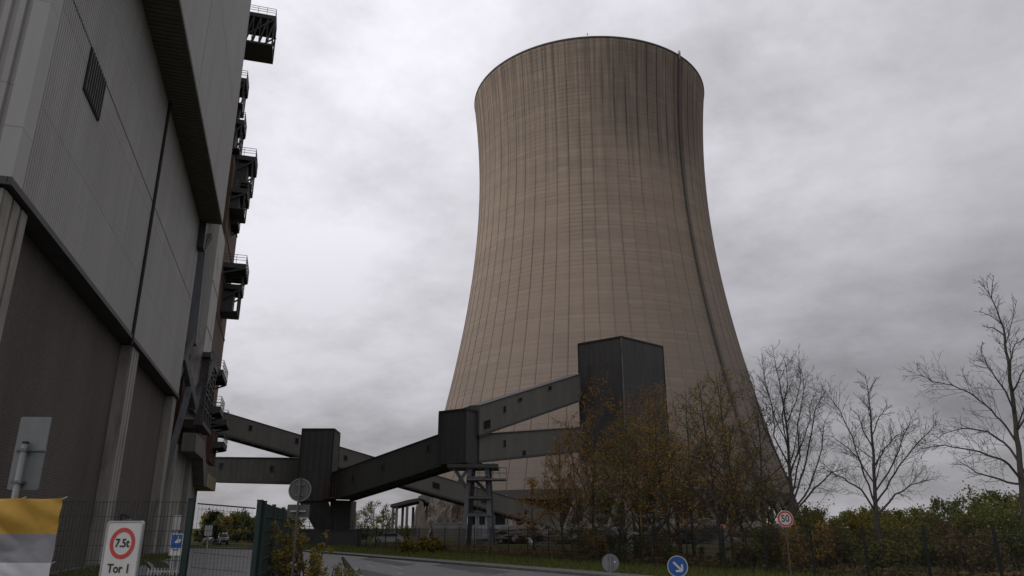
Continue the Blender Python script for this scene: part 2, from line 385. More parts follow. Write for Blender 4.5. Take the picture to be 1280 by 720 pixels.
# ------------------------------------------------------------------ world, sun, camera
def make_world():
    w = bpy.data.worlds.new('World'); sc.world = w; w.use_nodes = True
    nt = w.node_tree; nt.nodes.clear()
    out = N(nt, 'ShaderNodeOutputWorld'); bg = N(nt, 'ShaderNodeBackground'); nt.links.new(bg.outputs[0], out.inputs[0])
    sky = N(nt, 'ShaderNodeTexSky'); sky.sky_type = 'NISHITA'; sky.sun_disc = False
    sky.sun_elevation = R(38); sky.sun_rotation = R(-75); sky.air_density = 1.2; sky.dust_density = 3.0
    g = N(nt, 'ShaderNodeTexCoord').outputs['Generated']
    s = N(nt, 'ShaderNodeSeparateXYZ'); nt.links.new(g, s.inputs[0])
    zc = math_n(nt, 'MAXIMUM', s.outputs[2], 0.0)
    # a cloud deck: directions projected on a high plane
    den = math_n(nt, 'ADD', zc, .28)
    c = N(nt, 'ShaderNodeCombineXYZ'); nt.links.new(math_n(nt, 'DIVIDE', s.outputs[0], den), c.inputs[0]); nt.links.new(math_n(nt, 'DIVIDE', s.outputs[1], den), c.inputs[1])
    c.inputs[2].default_value = 3.7
    a = noise_n(nt, mapping(nt, c.outputs[0], (1.0,.8,1)), .9, 6, .55)
    b2 = noise_n(nt, mapping(nt, c.outputs[0], (1,1,1), (0,0,.6)), 2.6, 8, .6)
    fac = math_n(nt, 'ADD', math_n(nt, 'MULTIPLY', a, .55), math_n(nt, 'MULTIPLY', b2, .45))
    tone = ramp(nt, fac, [(.37,.62),(.46,.84),(.53,1.04),(.62,1.27)])
    # thinner and thicker parts of the deck
    def lobe(px, py, width, amt):
        d = at(px, py, 1.0)-Vector((0,0,EYE)); d.normalize()
        vd = N(nt, 'ShaderNodeVectorMath'); vd.operation = 'DOT_PRODUCT'; nt.links.new(g, vd.inputs[0]); vd.inputs[1].default_value = d
        e = math_n(nt, 'DIVIDE', math_n(nt, 'SUBTRACT', vd.outputs['Value'], 1.0), (1-math.cos(R(width))))
        return math_n(nt, 'MULTIPLY', math_n(nt, 'EXPONENT', e), math_n(nt, 'MULTIPLY', math_n(nt, 'ADD', fac, .5), amt))
    thin = None
    for L in ((440,290,11,.07),(925,125,10,.18),(420,20,11,.12),(1085,285,5,.12),(1250,95,6,.10),(1150,610,11,.18),(1260,330,9,-.15),(1010,440,12,-.09),(1150,500,12,-.07),(330,180,6,-.10),(420,480,10,-.08),(1240,10,10,-.12)):
        v = lobe(*L); thin = v if thin is None else math_n(nt, 'ADD', thin, v)
    thin = math_n(nt, 'ADD', 1.0, thin)
    # overcast luminance climbs towards the zenith; brighter towards the veiled sun on the left
    lum = math_n(nt, 'ADD', .47, math_n(nt, 'MULTIPLY', zc, 0.74))
    side = math_n(nt, 'ADD', 1.0, math_n(nt, 'MULTIPLY', s.outputs[0], -.40))
    lum = math_n(nt, 'MULTIPLY', lum, side)
    val = math_n(nt, 'MULTIPLY', math_n(nt, 'MULTIPLY', lum, thin), 8.1)
    col = mixc(nt, 1.0, tone, (.955,.935,1.0), 'MULTIPLY')
    vm = N(nt, 'ShaderNodeVectorMath'); vm.operation = 'SCALE'; nt.links.new(col, vm.inputs[0]); nt.links.new(val, vm.inputs['Scale'])
    mixed = mixc(nt, .94, sky.outputs[0], vm.outputs[0])
    nt.links.new(mixed, bg.inputs[0]); bg.inputs[1].default_value = .08
    sl = bpy.data.lights.new('sun', 'SUN'); sl.energy = .5; sl.angle = R(25); sl.color = (1,.965,.92)
    so = bpy.data.objects.new('sun', sl); COL.objects.link(so)
    # veiled sun from the left, a little behind the camera
    d = Vector((-math.sin(R(75)) * math.cos(R(38)), math.cos(R(105)) * math.cos(R(38)), math.sin(R(38))))
    so.rotation_euler = d.to_track_quat('Z', 'Y').to_euler()
make_world()
cam = bpy.data.cameras.new('camera'); co = bpy.data.objects.new('camera', cam); COL.objects.link(co)
cam.sensor_width = 36; cam.lens = F / 1280 * 36; cam.clip_end = 6000; cam.clip_start = .05
co.location = (0,0,EYE); co.rotation_euler = (R(90)+PITCH, 0, 0)
sc.camera = co
sc.view_settings.view_transform = 'Standard'; sc.view_settings.look = 'None'; sc.view_settings.exposure = .40; sc.view_settings.gamma = 1
sc.view_settings.use_curve_mapping = False
sc.cycles.use_denoising = True
sc.cycles.max_bounces = 5; sc.cycles.transparent_max_bounces = 6

# ------------------------------------------------------------------ ground, road, pavement
def sheet(name, poly, z, mat, sub=None):
    mb = MB(); mb.add([(x,y,z) for x,y in poly], [tuple(range(len(poly)))])
    o = mb.build(name, mat); return tag(recalc_up(o), kind='structure')
def recalc_up(o):
    me = o.data
    if me.polygons and me.polygons[0].normal.z < 0: me.flip_normals()
    return o
mb = MB()
S = 3000
mb.add([(-S,-S,0),(S,-S,0),(S,S,0),(-S,S,0)], [(0,1,2,3)])
tag(mb.build('ground', M['soil']), kind='structure')
# far kerb line of the road (x, y), from the right foreground to the far left
KERB = [(30,-16),(21.5,2),(14.6,16.5),(10.3,25),(6.6,31),(3.0,37.2),(-2.2,45.5),(-7.5,54),(-13,63),(-18.5,71.5),(-25,79),(-33,85),(-44,90),(-60,94)]
near_edge = [(-60,84),(-46,79),(-36,72),(-31,64),(-33,56),(-45,52),(-36,30),(-14,26),(-11,24),(-9.5,16),(-8,4),(-7,-16)]
mb = MB(); mb.add([(x,y,.008) for x,y in KERB+near_edge], [tuple(range(len(KERB)+len(near_edge)))])
tag(recalc_up(mb.build('road', M['asphalt'])), kind='structure')
def offset(line, d):
    out = []
    for i,(x,y) in enumerate(line):
        a = Vector(line[max(i-1,0)]); b = Vector(line[min(i+1,len(line)-1)])
        t = (b-a).normalized(); n = Vector((t.y,-t.x))   # to the right of travel (away from the road)
        out.append((x+n.x*d, y+n.y*d))
    return out
def ribbon(line, d0, d1, z0, z1=None):
    mb = MB(); a = offset(line,d0); b = offset(line,d1); n = len(line)
    z1 = z0 if z1 is None else z1
    mb.add([(x,y,z0) for x,y in a]+[(x,y,z1) for x,y in b], [(i,i+1,n+i+1,n+i) for i in range(n-1)])
    return mb
mbk = MB(); a = offset(KERB,0); b = offset(KERB,.16); n = len(KERB)
mbk.add([(x,y,0) for x,y in a]+[(x,y,.13) for x,y in a]+[(x,y,.13) for x,y in b]+[(x,y,0) for x,y in b],
        [(k*n+i,k*n+i+1,(k+1)*n+i+1,(k+1)*n+i) for k in range(3) for i in range(n-1)])
tag(recalc(mbk.build('kerb', M['kerb'])), kind='structure')
tag(recalc_up(ribbon(KERB,.16,1.5,.12).build('pavement', M['paving'])), kind='structure')
tag(recalc_up(ribbon(KERB,1.5,9.5,.122,.10).build('verge', M['grassy'])), kind='structure')
# asphalt inside the gate
sheet('yard', [(-3.4,11.4),(-6.4,22.5),(-11,24),(-20,42),(-30,66),(-52,100),(-66,96),(-45,40),(-27.5,62),(-10.5,12.0)], .004, M['asphalt'])
yk = [(-7.6,20.5),(-9.6,25.5),(-14.5,33),(-22,48),(-33,66)]
mb = ribbon(yk,-.1,.1,.11); mb2 = ribbon(yk,.1,.9,.105)
for m_, nm, mt in ((mb,'yard_kerb','kerb'),(mb2,'yard_verge','soil')):
    tag(recalc_up(m_.build(nm, M[mt])), kind='structure')
# worn centre dashes and two repair patches on the road
rd = MB()
def dash(px0, py0, px1, py1, w):
    def g(px, py):
        q = (360-py)/F; z = (q*CP+SP)/(CP-q*SP); Y = -EYE/z
        return Vector(((px-640)/F*(CP+SP*z)*Y, Y, .013))
    p, q = g(px0,py0), g(px1,py1); d = (q-p).normalized(); s = Vector((-d.y,d.x,0))*w/2
    rd.add([p-s,q-s,q+s,p+s],[(0,1,2,3)])
for a_ in [(490,708,504,711.5,.14),(496,716,503,718,.14),(444,710,450,712.5,.14),(560,714,584,713.5,.14),(596,716.5,616,717.5,.14),(458,706,468,709,.12)]: dash(*a_)
tag(recalc_up(rd.build('road_markings', M['paint'])), kind='structure')
pt = MB()
def gp(px, py, z=.011):
    q = (360-py)/F; zz = (q*CP+SP)/(CP-q*SP); Y = -EYE/zz
    return ((px-640)/F*(CP+SP*zz)*Y, Y, z)
for quad in ([(462,697),(520,706),(500,708),(450,699)], [(560,704),(640,715),(610,719),(540,707)], [(455,712),(492,720),(470,726),(440,714)]):
    pt.add([gp(*p) for p in quad], [(0,1,2,3)])
tag(recalc_up(pt.build('road_patches', M['patch'])), kind='structure')
# grassy island between gate and road
isl = [gp(427,698,.12),gp(430,699,.12),gp(443,717,.12),gp(447,728,.12),gp(439,728,.12),gp(432,712,.12)]
mb = MB(); mb.prism([(x,y,0) for x,y,z in isl],(0,0,.13)); tag(recalc(mb.build('traffic_island', M['soil'])), kind='structure')

# ------------------------------------------------------------------ power station block on the left
WA = R(16.5); WN = Vector((math.cos(WA), math.sin(WA), 0)); WU = Vector((-math.sin(WA), math.cos(WA), 0))
BASE = -WN*10.0; BRZ = R(90)+WA

def corrugated(mb, x0, x1, z0, z1, y, pitch, depth, axis='x'):
    """trapezoid-profile sheet; axis 'x' runs along local x facing -y, axis 'y' runs along local y facing -x"""
    n = max(1, int(round((x1-x0)/pitch))); p = (x1-x0)/n
    prof = []
    for i in range(n):
        b = x0+i*p
        prof += [(b,0),(b+p*.30,0),(b+p*.42,-depth),(b+p*.88,-depth)]
    prof.append((x1,0))
    vs = []
    for (u,d) in prof:
        for z in (z0,z1):
            vs.append((u, y+d, z) if axis == 'x' else (y+d, u, z))
    k = len(prof)
    fs = [(2*i,2*i+2,2*i+3,2*i+1) for i in range(k-1)]
    if axis == 'y': fs = [tuple(reversed(f)) for f in fs]
    mb.add(vs, fs)

pb = thing('power_station_block', 'huge grey corrugated-clad industrial block over a dark brick base with concrete pillars', 'building', BASE, BRZ)
X0, X1 = 27.3, 73.6
m = MB(); m.box((X0+.4,.8,0),(X1-.5,39.6,13.3)); m.build('brick_wall', M['brick'], pb, local=True)
for (a,b) in ((X0+.05,X0+2.6),(51.6,54.0),(71.6,X1-.05)):
    m = MB()
    m.box((a,.16,0),(b,.795,13.25))
    w = b-a
    for k in (0,1,2):      # grooved faces
        m.box((a+w*(k/3+.04),.10,.02),(a+w*((k+1)/3-.04),.158,13.22))
    if a < 30:
        m.box((X0+.052,.80,0),(X0+.395,2.6,13.25))
    o = m.build('concrete_pillar', M['concrete'], pb, local=True)
for yy in (12.5, 25.2, 37.2):
    m = MB(); m.box((X0+.06,yy,0),(X0+.39,yy+2.2,13.25)); m.build('concrete_pillar', M['concrete'], pb, local=True)
m = MB()
m.box((X0-.12,-.10,13.34),(X1+.1,.9,13.42)); m.box((X0-.12,-.08,13.425),(X1+.1,.04,13.62)); m.box((X0-.10,.92,13.34),(X0+.6,39.6,13.42)); m.box((X0-.12,.06,13.425),(X0-.02,39.6,13.62))
m.build('drip_ledge', M['transfer'], pb, local=True)
m = MB(); m.box((X0+.06,.06,13.63),(X1-.06,39.5,75)); m.build('core', M['cladding'], pb, local=True)
m = MB()
for (xa,xb) in ((X0+.02,50.05),(50.35,X1)):
    for (za,zb) in ((13.63,22.62),(22.70,30.45)):
        corrugated(m, xa, xb, za, zb, .05, .24, .045)
m.build('wall_cladding', M['cladding'], pb, local=True)
m = MB()
corrugated(m, .55, 39.5, 13.63, 45.0, X0+.02, .46, .13, 'y')
m.build('end_cladding', M['cladding'], pb, local=True)
m = MB(); m.box((X0-.12,-.06,13.63),(X0+.05,.52,75)); m.box((X0+.05,-.05,13.63),(X0+1.0,.052,30.4)); m.build('corner_trim', M['cladding_upper'], pb, local=True)
m = MB()
m.tube([(50.2,-.06,13.0),(50.2,-.06,30.3)], .11, 8)
for z in (15,19,23.6,27.5): m.box((50.02,-.02,z),(50.38,.05,z+.12))
m.build('downpipe', M['seam'], pb, local=True)
m = MB(); m.box((X0,.0,22.622),(X1,.04,22.698)); m.build('joint_strip', M['seam'], pb, local=True)
# louvre
lv = MB(); lv.box((32.55,-.05,20.45),(35.45,.02,22.62)); lo = lv.build('louvre', M['louvre'], pb, local=True)
fr = MB()
for k in range(9):
    x = 32.62+k*.335; fr.box((x,-.10,20.5),(x+.10,-.052,22.56))
fr.build('louvre_slats', M['steel_dark'], lo, local=True)
# overhanging upper block with its dark soffit
m = MB(); m.box((X0+.05,-1.95,30.5),(72.2,.0,75)); m.build('overhang_core', M['cladding_upper'], pb, local=True)
m = MB()
for (xa,xb) in ((X0,48.5),(48.75,72.35)):
    for (za,zb) in ((30.45,41.0),(41.06,75)):
        corrugated(m, xa, xb, za, zb, -1.96, .24, .045)
corrugated(m, -1.9, -.02, 30.45, 75, X0+.02, .3, .05, 'y')
m.box((72.25,-1.96,30.45),(72.36,.04,75))
m.build('overhang_cladding', M['cladding_upper'], pb, local=True)
m = MB(); m.box((48.5,-1.97,30.5),(48.75,-1.952,75)); m.build('overhang_seam', M['seam'], pb, local=True)
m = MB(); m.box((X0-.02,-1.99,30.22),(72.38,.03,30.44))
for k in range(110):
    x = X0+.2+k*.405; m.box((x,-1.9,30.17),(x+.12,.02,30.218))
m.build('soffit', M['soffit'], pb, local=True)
m = MB(); m.box((72.0,-.6,27.6),(73.4,.02,30.2)); m.bar((73.2,-.4,28),(74.6,-.7,29.8),.5,.5); m.build('end_bracket', M['steel_dark'], pb, local=True)
# wall lamp on the brick
wl = MB(); wl.box((60.0,.45,2.85),(60.5,.78,3.05)); wl.box((59.95,.15,2.72),(60.55,.5,2.95)); wlo = wl.build('wall_lamp', M['steel_dark'], pb, local=True)
m = MB(); m.box((60.0,.2,2.66),(60.5,.46,2.718)); m.build('lamp_lens', M['lens'], wlo, local=True)

# ------------------------------------------------------------------ boiler house with stacked service platforms behind it
bh = thing('boiler_house', 'rust-brown and concrete boiler house with jutting steel platforms behind the clad block', 'building', BASE, BRZ)
m = MB(); m.box((76.5,1.6,9.6),(104.0,38,88)); m.build('core_wall', M['concrete_dark'], bh, local=True)
m = MB(); m.box((80.5,-.85,12.4),(87.5,1.58,34.0)); m.box((79.6,-.4,34.0),(86.2,1.58,76.0))
for z in (17,22,27): m.box((80.46,-.9,z),(87.54,-.852,z+.08))
m.build('concrete_wall', M['concrete_light'], bh, local=True)
m = MB(); m.box((89.0,-.55,10.2),(104.5,1.58,46.0)); m.box((92.0,.7,46.0),(103.0,1.58,58.0))
for z in (16,21,26,31,36,41): m.box((88.95,-.62,z),(104.55,-.552,z+.25))
m.build('steel_shaft', M['rust'], bh, local=True)
for a_, b_ in (((77.5,.3,9.7),(80.3,1.58,19)),((98.0,-1.15,9.7),(105.5,-.56,13.6))):
    m = MB(); m.box(a_, b_); m.build('red_panel', M['rust_red'], bh, local=True)
# leaning blue-grey chute and diagonal braces between the two buildings

m = MB()
m.bar((74.9,.6,5.0),(77.2,-.4,15.0),.5,.5); m.bar((75.2,.2,17.5),(79.5,-.8,13.5),.55,.8); m.bar((74.4,1.0,12.5),(76.6,-.2,20),.4,.4)
m.bar((79.5,-.6,13),(82.5,-1.7,19.5),.6,.9)
m.build('steel_brace', M['steel_grey'], bh, local=True)
m = MB(); m.box((76.0,-.2,0),(83.5,4,9.5)); m.box((84.6,-.6,0),(91.0,4,9.5)); m.box((91.05,.4,0),(104,4,9.5)); m.build('base_column', M['concrete'], bh, local=True)
m = MB(); m.prism([(76.2,-.5,8.9),(84.5,-.5,8.9),(89.0,-.5,6.4),(91.0,-.5,6.4),(91.0,-.5,8.1),(89.2,-.5,8.1),(84.8,-.5,10.6),(76.2,-.5,10.6)],(0,-1.2,0)); recalc(m.build('concrete_cantilever', M['concrete_dark'], bh, local=True))
m = MB(); m.box((94.0,-1.5,6.6),(106.2,1.0,8.1)); m.build('ochre_slab', M['ochre'], bh, local=True)

def platform(x0, x1, yf, z, depth, rail=True, truss=False, back=1.2, skirt=False):
    """steel deck from the wall out to local y = yf, deck top at z"""
    pm = MB()
    pm.box((x0,yf,z-.22),(x1,back,z))
    for (a,b) in ((x0,x0+.2),(x1-.2,x1)):
        pm.box((a,yf+.02,z-.62),(b,back,z-.222))
    pm.box((x0+.2,yf+.02,z-.6),(x1-.2,yf+.2,z-.222))
    if depth > .7:
        pm.bar((x0+.1,back-.1,z-depth),(x0+.1,yf+.2,z-.6),.18); pm.bar((x1-.1,back-.1,z-depth),(x1-.1,yf+.2,z-.6),.18)
        n = max(2, int((x1-x0)/1.4))
        for k in range(n):
            xx = x0+(x1-x0)*(k+.5)/n; pm.bar((xx,yf+.25,z-.4),(xx,back,z-.4),.14)
    if truss:
        pm.box((x0,yf,z-depth-.3),(x1,back,z-depth))
        n = 5
        for k in range(n):
            ya = yf+(back-yf)*k/n; yb = yf+(back-yf)*(k+1)/n
            pm.bar((x0+.1,ya,z-.5),(x0+.1,yb,z-depth),.16); pm.bar((x0+.1,yb,z-.5),(x0+.1,yb,z-depth),.12)
            pm.bar((x1-.1,ya,z-.5),(x1-.1,yb,z-depth),.16)
        pm.bar((x0+.1,yf+.1,z-.5),(x0+.1,yf+.1,z-depth),.22); pm.bar((x1-.1,yf+.1,z-.5),(x1-.1,yf+.1,z-depth),.22)
    if skirt:
        for xx in (x0+.15, (x0+x1)/2, x1-.15):
            for yy in (yf+.3, (yf+back)/2): pm.bar((xx,yy,z-depth),(xx,yy,z-.6),.16)
        pm.box((x0+.1,yf+.25,z-depth-.15),(x1-.1,back,z-depth))
        pm.box((x0+.4,yf+.9,z-depth+.02),(x1-1.2,back,z-.9))
        pm.bar((x0+.15,yf+.3,z-depth),(x1-.15,yf+.3,z-.7),.12)
    o = pm.build('platform', M['steel_dark'], bh, local=True)
    if rail:
        rm = MB()
        for zz in (z+.45, z+.8, z+1.12):
            rm.bar((x0+.04,yf+.04,zz),(x1-.04,yf+.04,zz),.05); rm.bar((x0+.04,yf+.04,zz),(x0+.04,back,zz),.05); rm.bar((x1-.04,yf+.04,zz),(x1-.04,back,zz),.05)
        n = max(2, int((x1-x0)/1.1))
        for k in range(n+1): rm.bar((x0+.04+(x1-x0-.08)*k/n,yf+.04,z),(x0+.04+(x1-x0-.08)*k/n,yf+.04,z+1.12),.05)
        n = max(2, int((back-yf)/1.1))
        for k in range(1,n+1): rm.bar((x0+.04,yf+.04+(back-yf)*k/n,z),(x0+.04,yf+.04+(back-yf)*k/n,z+1.12),.05)
        rm.build('railing', M['steel_grey'], o, local=True)
    return o
def Lz(px, py, x_local, guess=-2.0):
    """local (y, z) seen at a pixel for a given local x along the wall"""
    q = (360-py)/F; z = (q*CP+SP)/(CP-q*SP); k = (px-640)/F*(CP+SP*z)   # X/Y
    # world = P*(-n)+t*u with P=10+y ; X = k*Y
    # -P*nx + t*ux = k*(-P*ny + t*uy)
    P = x_local*(WU.x-k*WU.y)/(WN.x-k*WN.y)
    Y = -P*WN.y + x_local*WU.y
    return P-10, z*Y+EYE
ya_, za_ = Lz(259,296,78.4); yb_, zb_ = Lz(245,432,78.4)
m = MB(); m.bar((78.4,ya_+.5,za_),(78.2,yb_+.5,zb_),1.25,1.1); m.bar((78.4,ya_+.5,za_+.002),(78.4,ya_+1.6,za_+1.6),1.0,1.0); m.build('chute', M['chute'], bh, local=True)
PLATS = [  # right edge px, top-of-deck py, local x range, depth, truss, skirt
    (345,20,(93.0,97.5),4.6,True,False), (309,98,(90,94),3.6,False,True), (306,150,(90.5,94.5),4.0,False,True), (320,196,(92,97),3.6,False,True),
    (310,236,(90,95),2.6,False,True), (298,272,(93,97),1.8,False,False), (308,330,(92,98.5),1.9,False,False), (303,356,(94.5,98.5),3.4,False,True),
    (279,462,(91.5,99),1.8,False,False), (276,508,(88,93),1.6,False,False), (284,524,(99,105),1.4,False,False), (280,552,(98.5,104.5),1.2,False,False)]
for (px,py,(xa,xb),dp,tr,sk) in PLATS:
    yf, z = Lz(px,py,xa)
    platform(xa,xb,yf,z,dp,True,tr,1.5,sk)
m = MB()
for (px,py0,py1,x) in ((300,104,250,95.5),(296,130,300,97),(293,200,330,94.5)):
    y,za = Lz(px,py0,x); _,zb = Lz(px,py1,x); m.tube([(x,y+.2,za),(x,y+.2,zb)],.28,8)
m.build('riser_pipe', M['steel_grey'], bh, local=True)
for (pa,pb_,x) in (((297,225),(287,262),92),((303,238),(291,268),94),((299,130),(292,152),91.5)):
    m = MB(); y,z = Lz(*pa,x); y2,z2 = Lz(*pb_,x); m.bar((x,y,z),(x,y2,z2),.5,.9); m.bar((x+1.5,y,z),(x+1.5,y2,z2),.4,.4)
    for k in range(6): f = k/5; m.bar((x,y+(y2-y)*f,z+(z2-z)*f),(x+1.5,y+(y2-y)*f,z+(z2-z)*f),.25,.08)
    m.build('stair_flight', M['steel_dark'], bh, local=True)
m = MB()
for z in (13.6,15.0,16.4,17.6):
    m.box((80.0,-1.6,z),(88.5,-1.45,z+.16)); m.box((80.0,-1.62,z+.5),(88.5,-1.5,z+.58))
for x in (80.2,83,85.6,88.2): m.box((x,-1.64,12.2),(x+.3,-.86,18.6))
m.box((79.6,-1.7,18.6),(89.2,-.86,19.1)); m.box((79.8,-1.75,11.8),(89.0,-.86,12.2))
m.build('stair_cage', M['steel_dark'], bh, local=True)

# ------------------------------------------------------------------ coal conveyor galleries and transfer towers
def gallery(name, label, bl, br, tl, tr, Ya, Yb, mat, width=3.0, wins=(), under=True, broken=None):
    """enclosed conveyor bridge; the face towards us is given by its ends, the body runs away behind it"""
    A = at(*bl, Ya); B = at(*br, Yb); hA = at(*tl, Ya).z-A.z; hB = at(*tr, Yb).z-B.z; h = (hA+hB)/2
    d = (B-A); dh = Vector((d.x,d.y,0)).normalized(); nb = Vector((-dh.y,dh.x,0))
    if nb.y < 0: nb = -nb
    root = thing(name, label, 'conveyor bridge', (A.x,A.y,min(A.z,B.z)), 0, 'enclosed coal conveyor bridges')
    Lh = Vector((d.x,d.y,0)).length
    up = Vector((0,0,h))
    mb = MB()
    # ribbed front and back faces, plain floor and top
    n = int(Lh/.45)
    prof = []
    for i in range(n+1):
        t = i/n
        prof.append((t, -.014 if i % 2 else 0.0))
    for side in (0,1):
        vs = []; fs = []
        for (t,dd) in prof:
            p = A + d*t + nb*(width if side else 0) + nb*(dd if not side else -dd)
            vs += [p+Vector((0,0,.0)), p+up]
        k = len(prof)
        fs = [(2*i,2*i+2,2*i+3,2*i+1) for i in range(k-1)]
        if side: fs = [tuple(reversed(f)) for f in fs]
        mb.add(vs, fs)
    for (e, fl) in ((A,0),(B,1)):
        q = [e, e+nb*width, e+nb*width+up, e+up]
        mb.add(q, [(0,1,2,3) if fl else (3,2,1,0)])
    mb.build('gallery_wall', mat, root)
    rf = MB()
    o = Vector((0,0,.06)); ov = nb*.12
    a0 = A+up-ov; b0 = B+up-ov; a1 = A+up+nb*width+ov; b1 = B+up+nb*width+ov; mid = Vector((0,0,.22))
    rf.add([a0,b0,b0+o,a0+o,(a0+a1)/2+mid,(b0+b1)/2+mid,a1,b1,a1+o,b1+o],[(0,1,2,3),(3,2,5,4),(4,5,9,8),(8,9,7,6),(0,6,7,1),(0,3,4,8,6),(1,7,9,5,2)])
    recalc(rf.build('gallery_roof', M['steel_dark'], root))
    if under:
        um = MB(); dz = Vector((0,0,-.28))
        for off in (.08, width-.08):
            um.bar(A+nb*off+dz*.5, B+nb*off+dz*.5, .18, .26)
        ns = max(3,int(Lh/1.6))
        for i in range(ns+1):
            p = A+d*(i/ns); um.bar(p+dz*.6+nb*.1, p+dz*.6+nb*(width-.1), .12, .16)
        um.add([A+dz*.05,B+dz*.05,B+nb*width+dz*.05,A+nb*width+dz*.05],[(0,1,2,3)])
        um.build('floor_beams', M['steel_dark'], root)
    for (px,py,w,hh) in wins:
        # window centre on the front face
        q = (360-py)/F; z = (q*CP+SP)/(CP-q*SP); k = (px-640)/F*(CP+SP*z)
        t = (k*A.y-A.x)/(d.x-k*d.y); c = A+d*t; c = Vector((c.x,c.y,z*c.y+EYE)) - nb*.02
        wm = MB(); sl = Vector((dh.x,dh.y,d.z/max(Lh,.1)))
        wm.obox(c-nb*.03, sl*(w/2+.06), nb*.03, Vector((0,0,hh/2+.06)))
        wo = wm.build('window', M['steel_grey'], root)
        gm = MB(); gm.obox(c-nb*.065, sl*w/2, nb*.012, Vector((0,0,hh/2))); gm.build('pane', M['glass'], wo)
    return root, A, B, nb, h, dh

g_flat = gallery('conveyor_bridge', 'level dark conveyor bridge between the boiler house and the slab-like transfer tower', (255,599.5),(382,602.5),(255,570.5),(382,574.5),104,98.5,M['gallery'],3.0,[(276,582,.45,.75),(340,585.5,.45,.75)])
g_down = gallery('conveyor_bridge', 'long pale conveyor bridge descending rightwards from boiler house to the ground behind the trestle', (262,536.5),(700,661),(262,510.5),(700,641),104,140,M['gallery_pale'],3.0,[(313,535,.5,.7),(371,551,.5,.8),(432,572.5,.5,.7),(545,607,1.3,.9),(605,625,1.3,.9),(657,640.5,.4,.6)])
g_rise = gallery('conveyor_bridge', 'charcoal conveyor bridge rising from the slab-like transfer tower to the small corner-on transfer tower', (412,624),(551,579.5),(412,594.5),(551,539),98.5,83.2,M['gallery'],3.2,[(441,598,.3,.6),(479,583.5,.3,.6),(535.5,560,.35,.7)])
g_top = gallery('conveyor_bridge', 'steep upper conveyor bridge rising from the small transfer tower to the tall pointed one', (599,543),(726,499),(599,512),(726,463.5),81.5,91.5,M['gallery_pale'],3.2,[(608.5,530.5,.9,.9),(630.5,511.5,.3,.7),(650,499.5,.5,.35),(687,485,.5,.5)])
g_low = gallery('conveyor_bridge', 'nearly level lower conveyor bridge between the small and the tall transfer tower', (599,575.5),(728,562.5),(599,545.5),(728,533),82,92,M['gallery_pale'],3.2,[(630.5,554.5,.3,.75),(655,566,.4,.5)])

def tower_box(name, label, corners, z0, z1, gable=0.0, mat=None, cap=.25):
    """sheet-clad transfer tower over a four-cornered plan"""
    c = sum((Vector((x,y,0)) for x,y in corners), Vector())/len(corners)
    root = thing(name, label, 'transfer tower', (c.x,c.y,0), 0, 'conveyor transfer towers')
    mb = MB(); n = len(corners)
    for i in range(n):
        a = Vector((*corners[i],0)); b = Vector((*corners[(i+1)%n],0)); d = b-a; L = d.length; dn = d/L; nn = Vector((dn.y,-dn.x,0))
        k = max(2,int(L/.4)); vs = []
        for j in range(k+1):
            p = a+d*(j/k)+nn*(.03 if j%2 and j<k else 0)
            vs += [p+Vector((0,0,z0)), p+Vector((0,0,z1))]
        mb.add(vs, [(2*j,2*j+2,2*j+3,2*j+1) for j in range(k)])
    mb.add([(x,y,z0) for x,y in corners], [tuple(range(n-1,-1,-1))])
    mb.add([(x,y,z1) for x,y in corners], [tuple(range(n))])
    mb.build('tower_walls', mat or M['transfer'], root)
    tm = MB()
    for i in range(n):
        a = Vector((*corners[i],z1+.05)); b = Vector((*corners[(i+1)%n],z1+.05)); tm.bar(a,b,.16,.22)
        tm.bar(Vector((*corners[i],z0)),Vector((*corners[i],z1-.1)),.14,.14)
    tm.build('edge_flashing', M['seam'], root)
    return root, c

def XY(px, Y): v = on_ground(px, Y); return (v.x, v.y)
# slab tower on the left
q = at(378,537,97.5); q2 = at(421,539,97.5)
zA = at(400,664,97.5).z; zT = q.z
t1, c1 = tower_box('transfer_tower', 'tall flat-faced dark transfer tower standing at the far bend of the road', [(q.x,97.5),(at(417.6,539,97.5).x,97.5),(at(421,600,102.5).x,102.5),(q.x-1.0,102.5)], at(400,626,97.5).z, zT)
lo_ = MB(); xa = at(383,640,97.8).x; xb = at(418,640,97.8).x; za = at(400,664,97.8).z; zb = at(400,626,97.5).z-.02
lo_.add([(q.x+.2,97.8,zb),(q2.x-.5,97.8,zb),(q2.x-1.5,102,zb),(q.x-.6,102,zb),(xa+1.2,98.3,za),(xb-.3,98.3,za),(xb-.3,101.6,za),(xa+1.2,101.6,za)],[(0,1,5,4),(1,2,6,5),(2,3,7,6),(3,0,4,7),(4,5,6,7),(0,3,2,1)])
recalc(lo_.build('hopper', M['transfer'], t1))
lg = MB()
for (x,y) in ((xa+1.0,98.4),(xb-.4,98.4),(xa+1.0,101.4),(xb-.4,101.4)):
    lg = MB(); lg.box((x-.22,y-.22,0),(x+.22,y+.22,za+.1)); lg.build('leg', M['steel_dark'], t1)
rl = MB(); zr = za+.05
rl.box((xa-.4,97.2,zr-.2),(xb+4.6,102.6,zr))
for zz in (.5,1.05): rl.bar((xa-.4,97.25,zr+zz),(xb+4.6,97.25,zr+zz),.06)
for k in range(9): rl.bar((xa-.4+k*(xb+5-xa)/8,97.25,zr),(xa-.4+k*(xb+5-xa)/8,97.25,zr+1.05),.05)
rl.build('maintenance_deck', M['steel_dark'], t1)
sb = MB(); x0 = at(413,640,100).x; x1 = at(439,640,100).x
sb.box((x0,99.6,zr+.02),(x1,103,at(430,626,100).z)); sb.build('side_cabin', M['gallery'], t1)
rp = MB(); p0 = at(405,622,97); p1 = at(419,622,97); rp.box((p0.x,96.9,p0.z-.1),(p1.x,98.45,p0.z+.05))
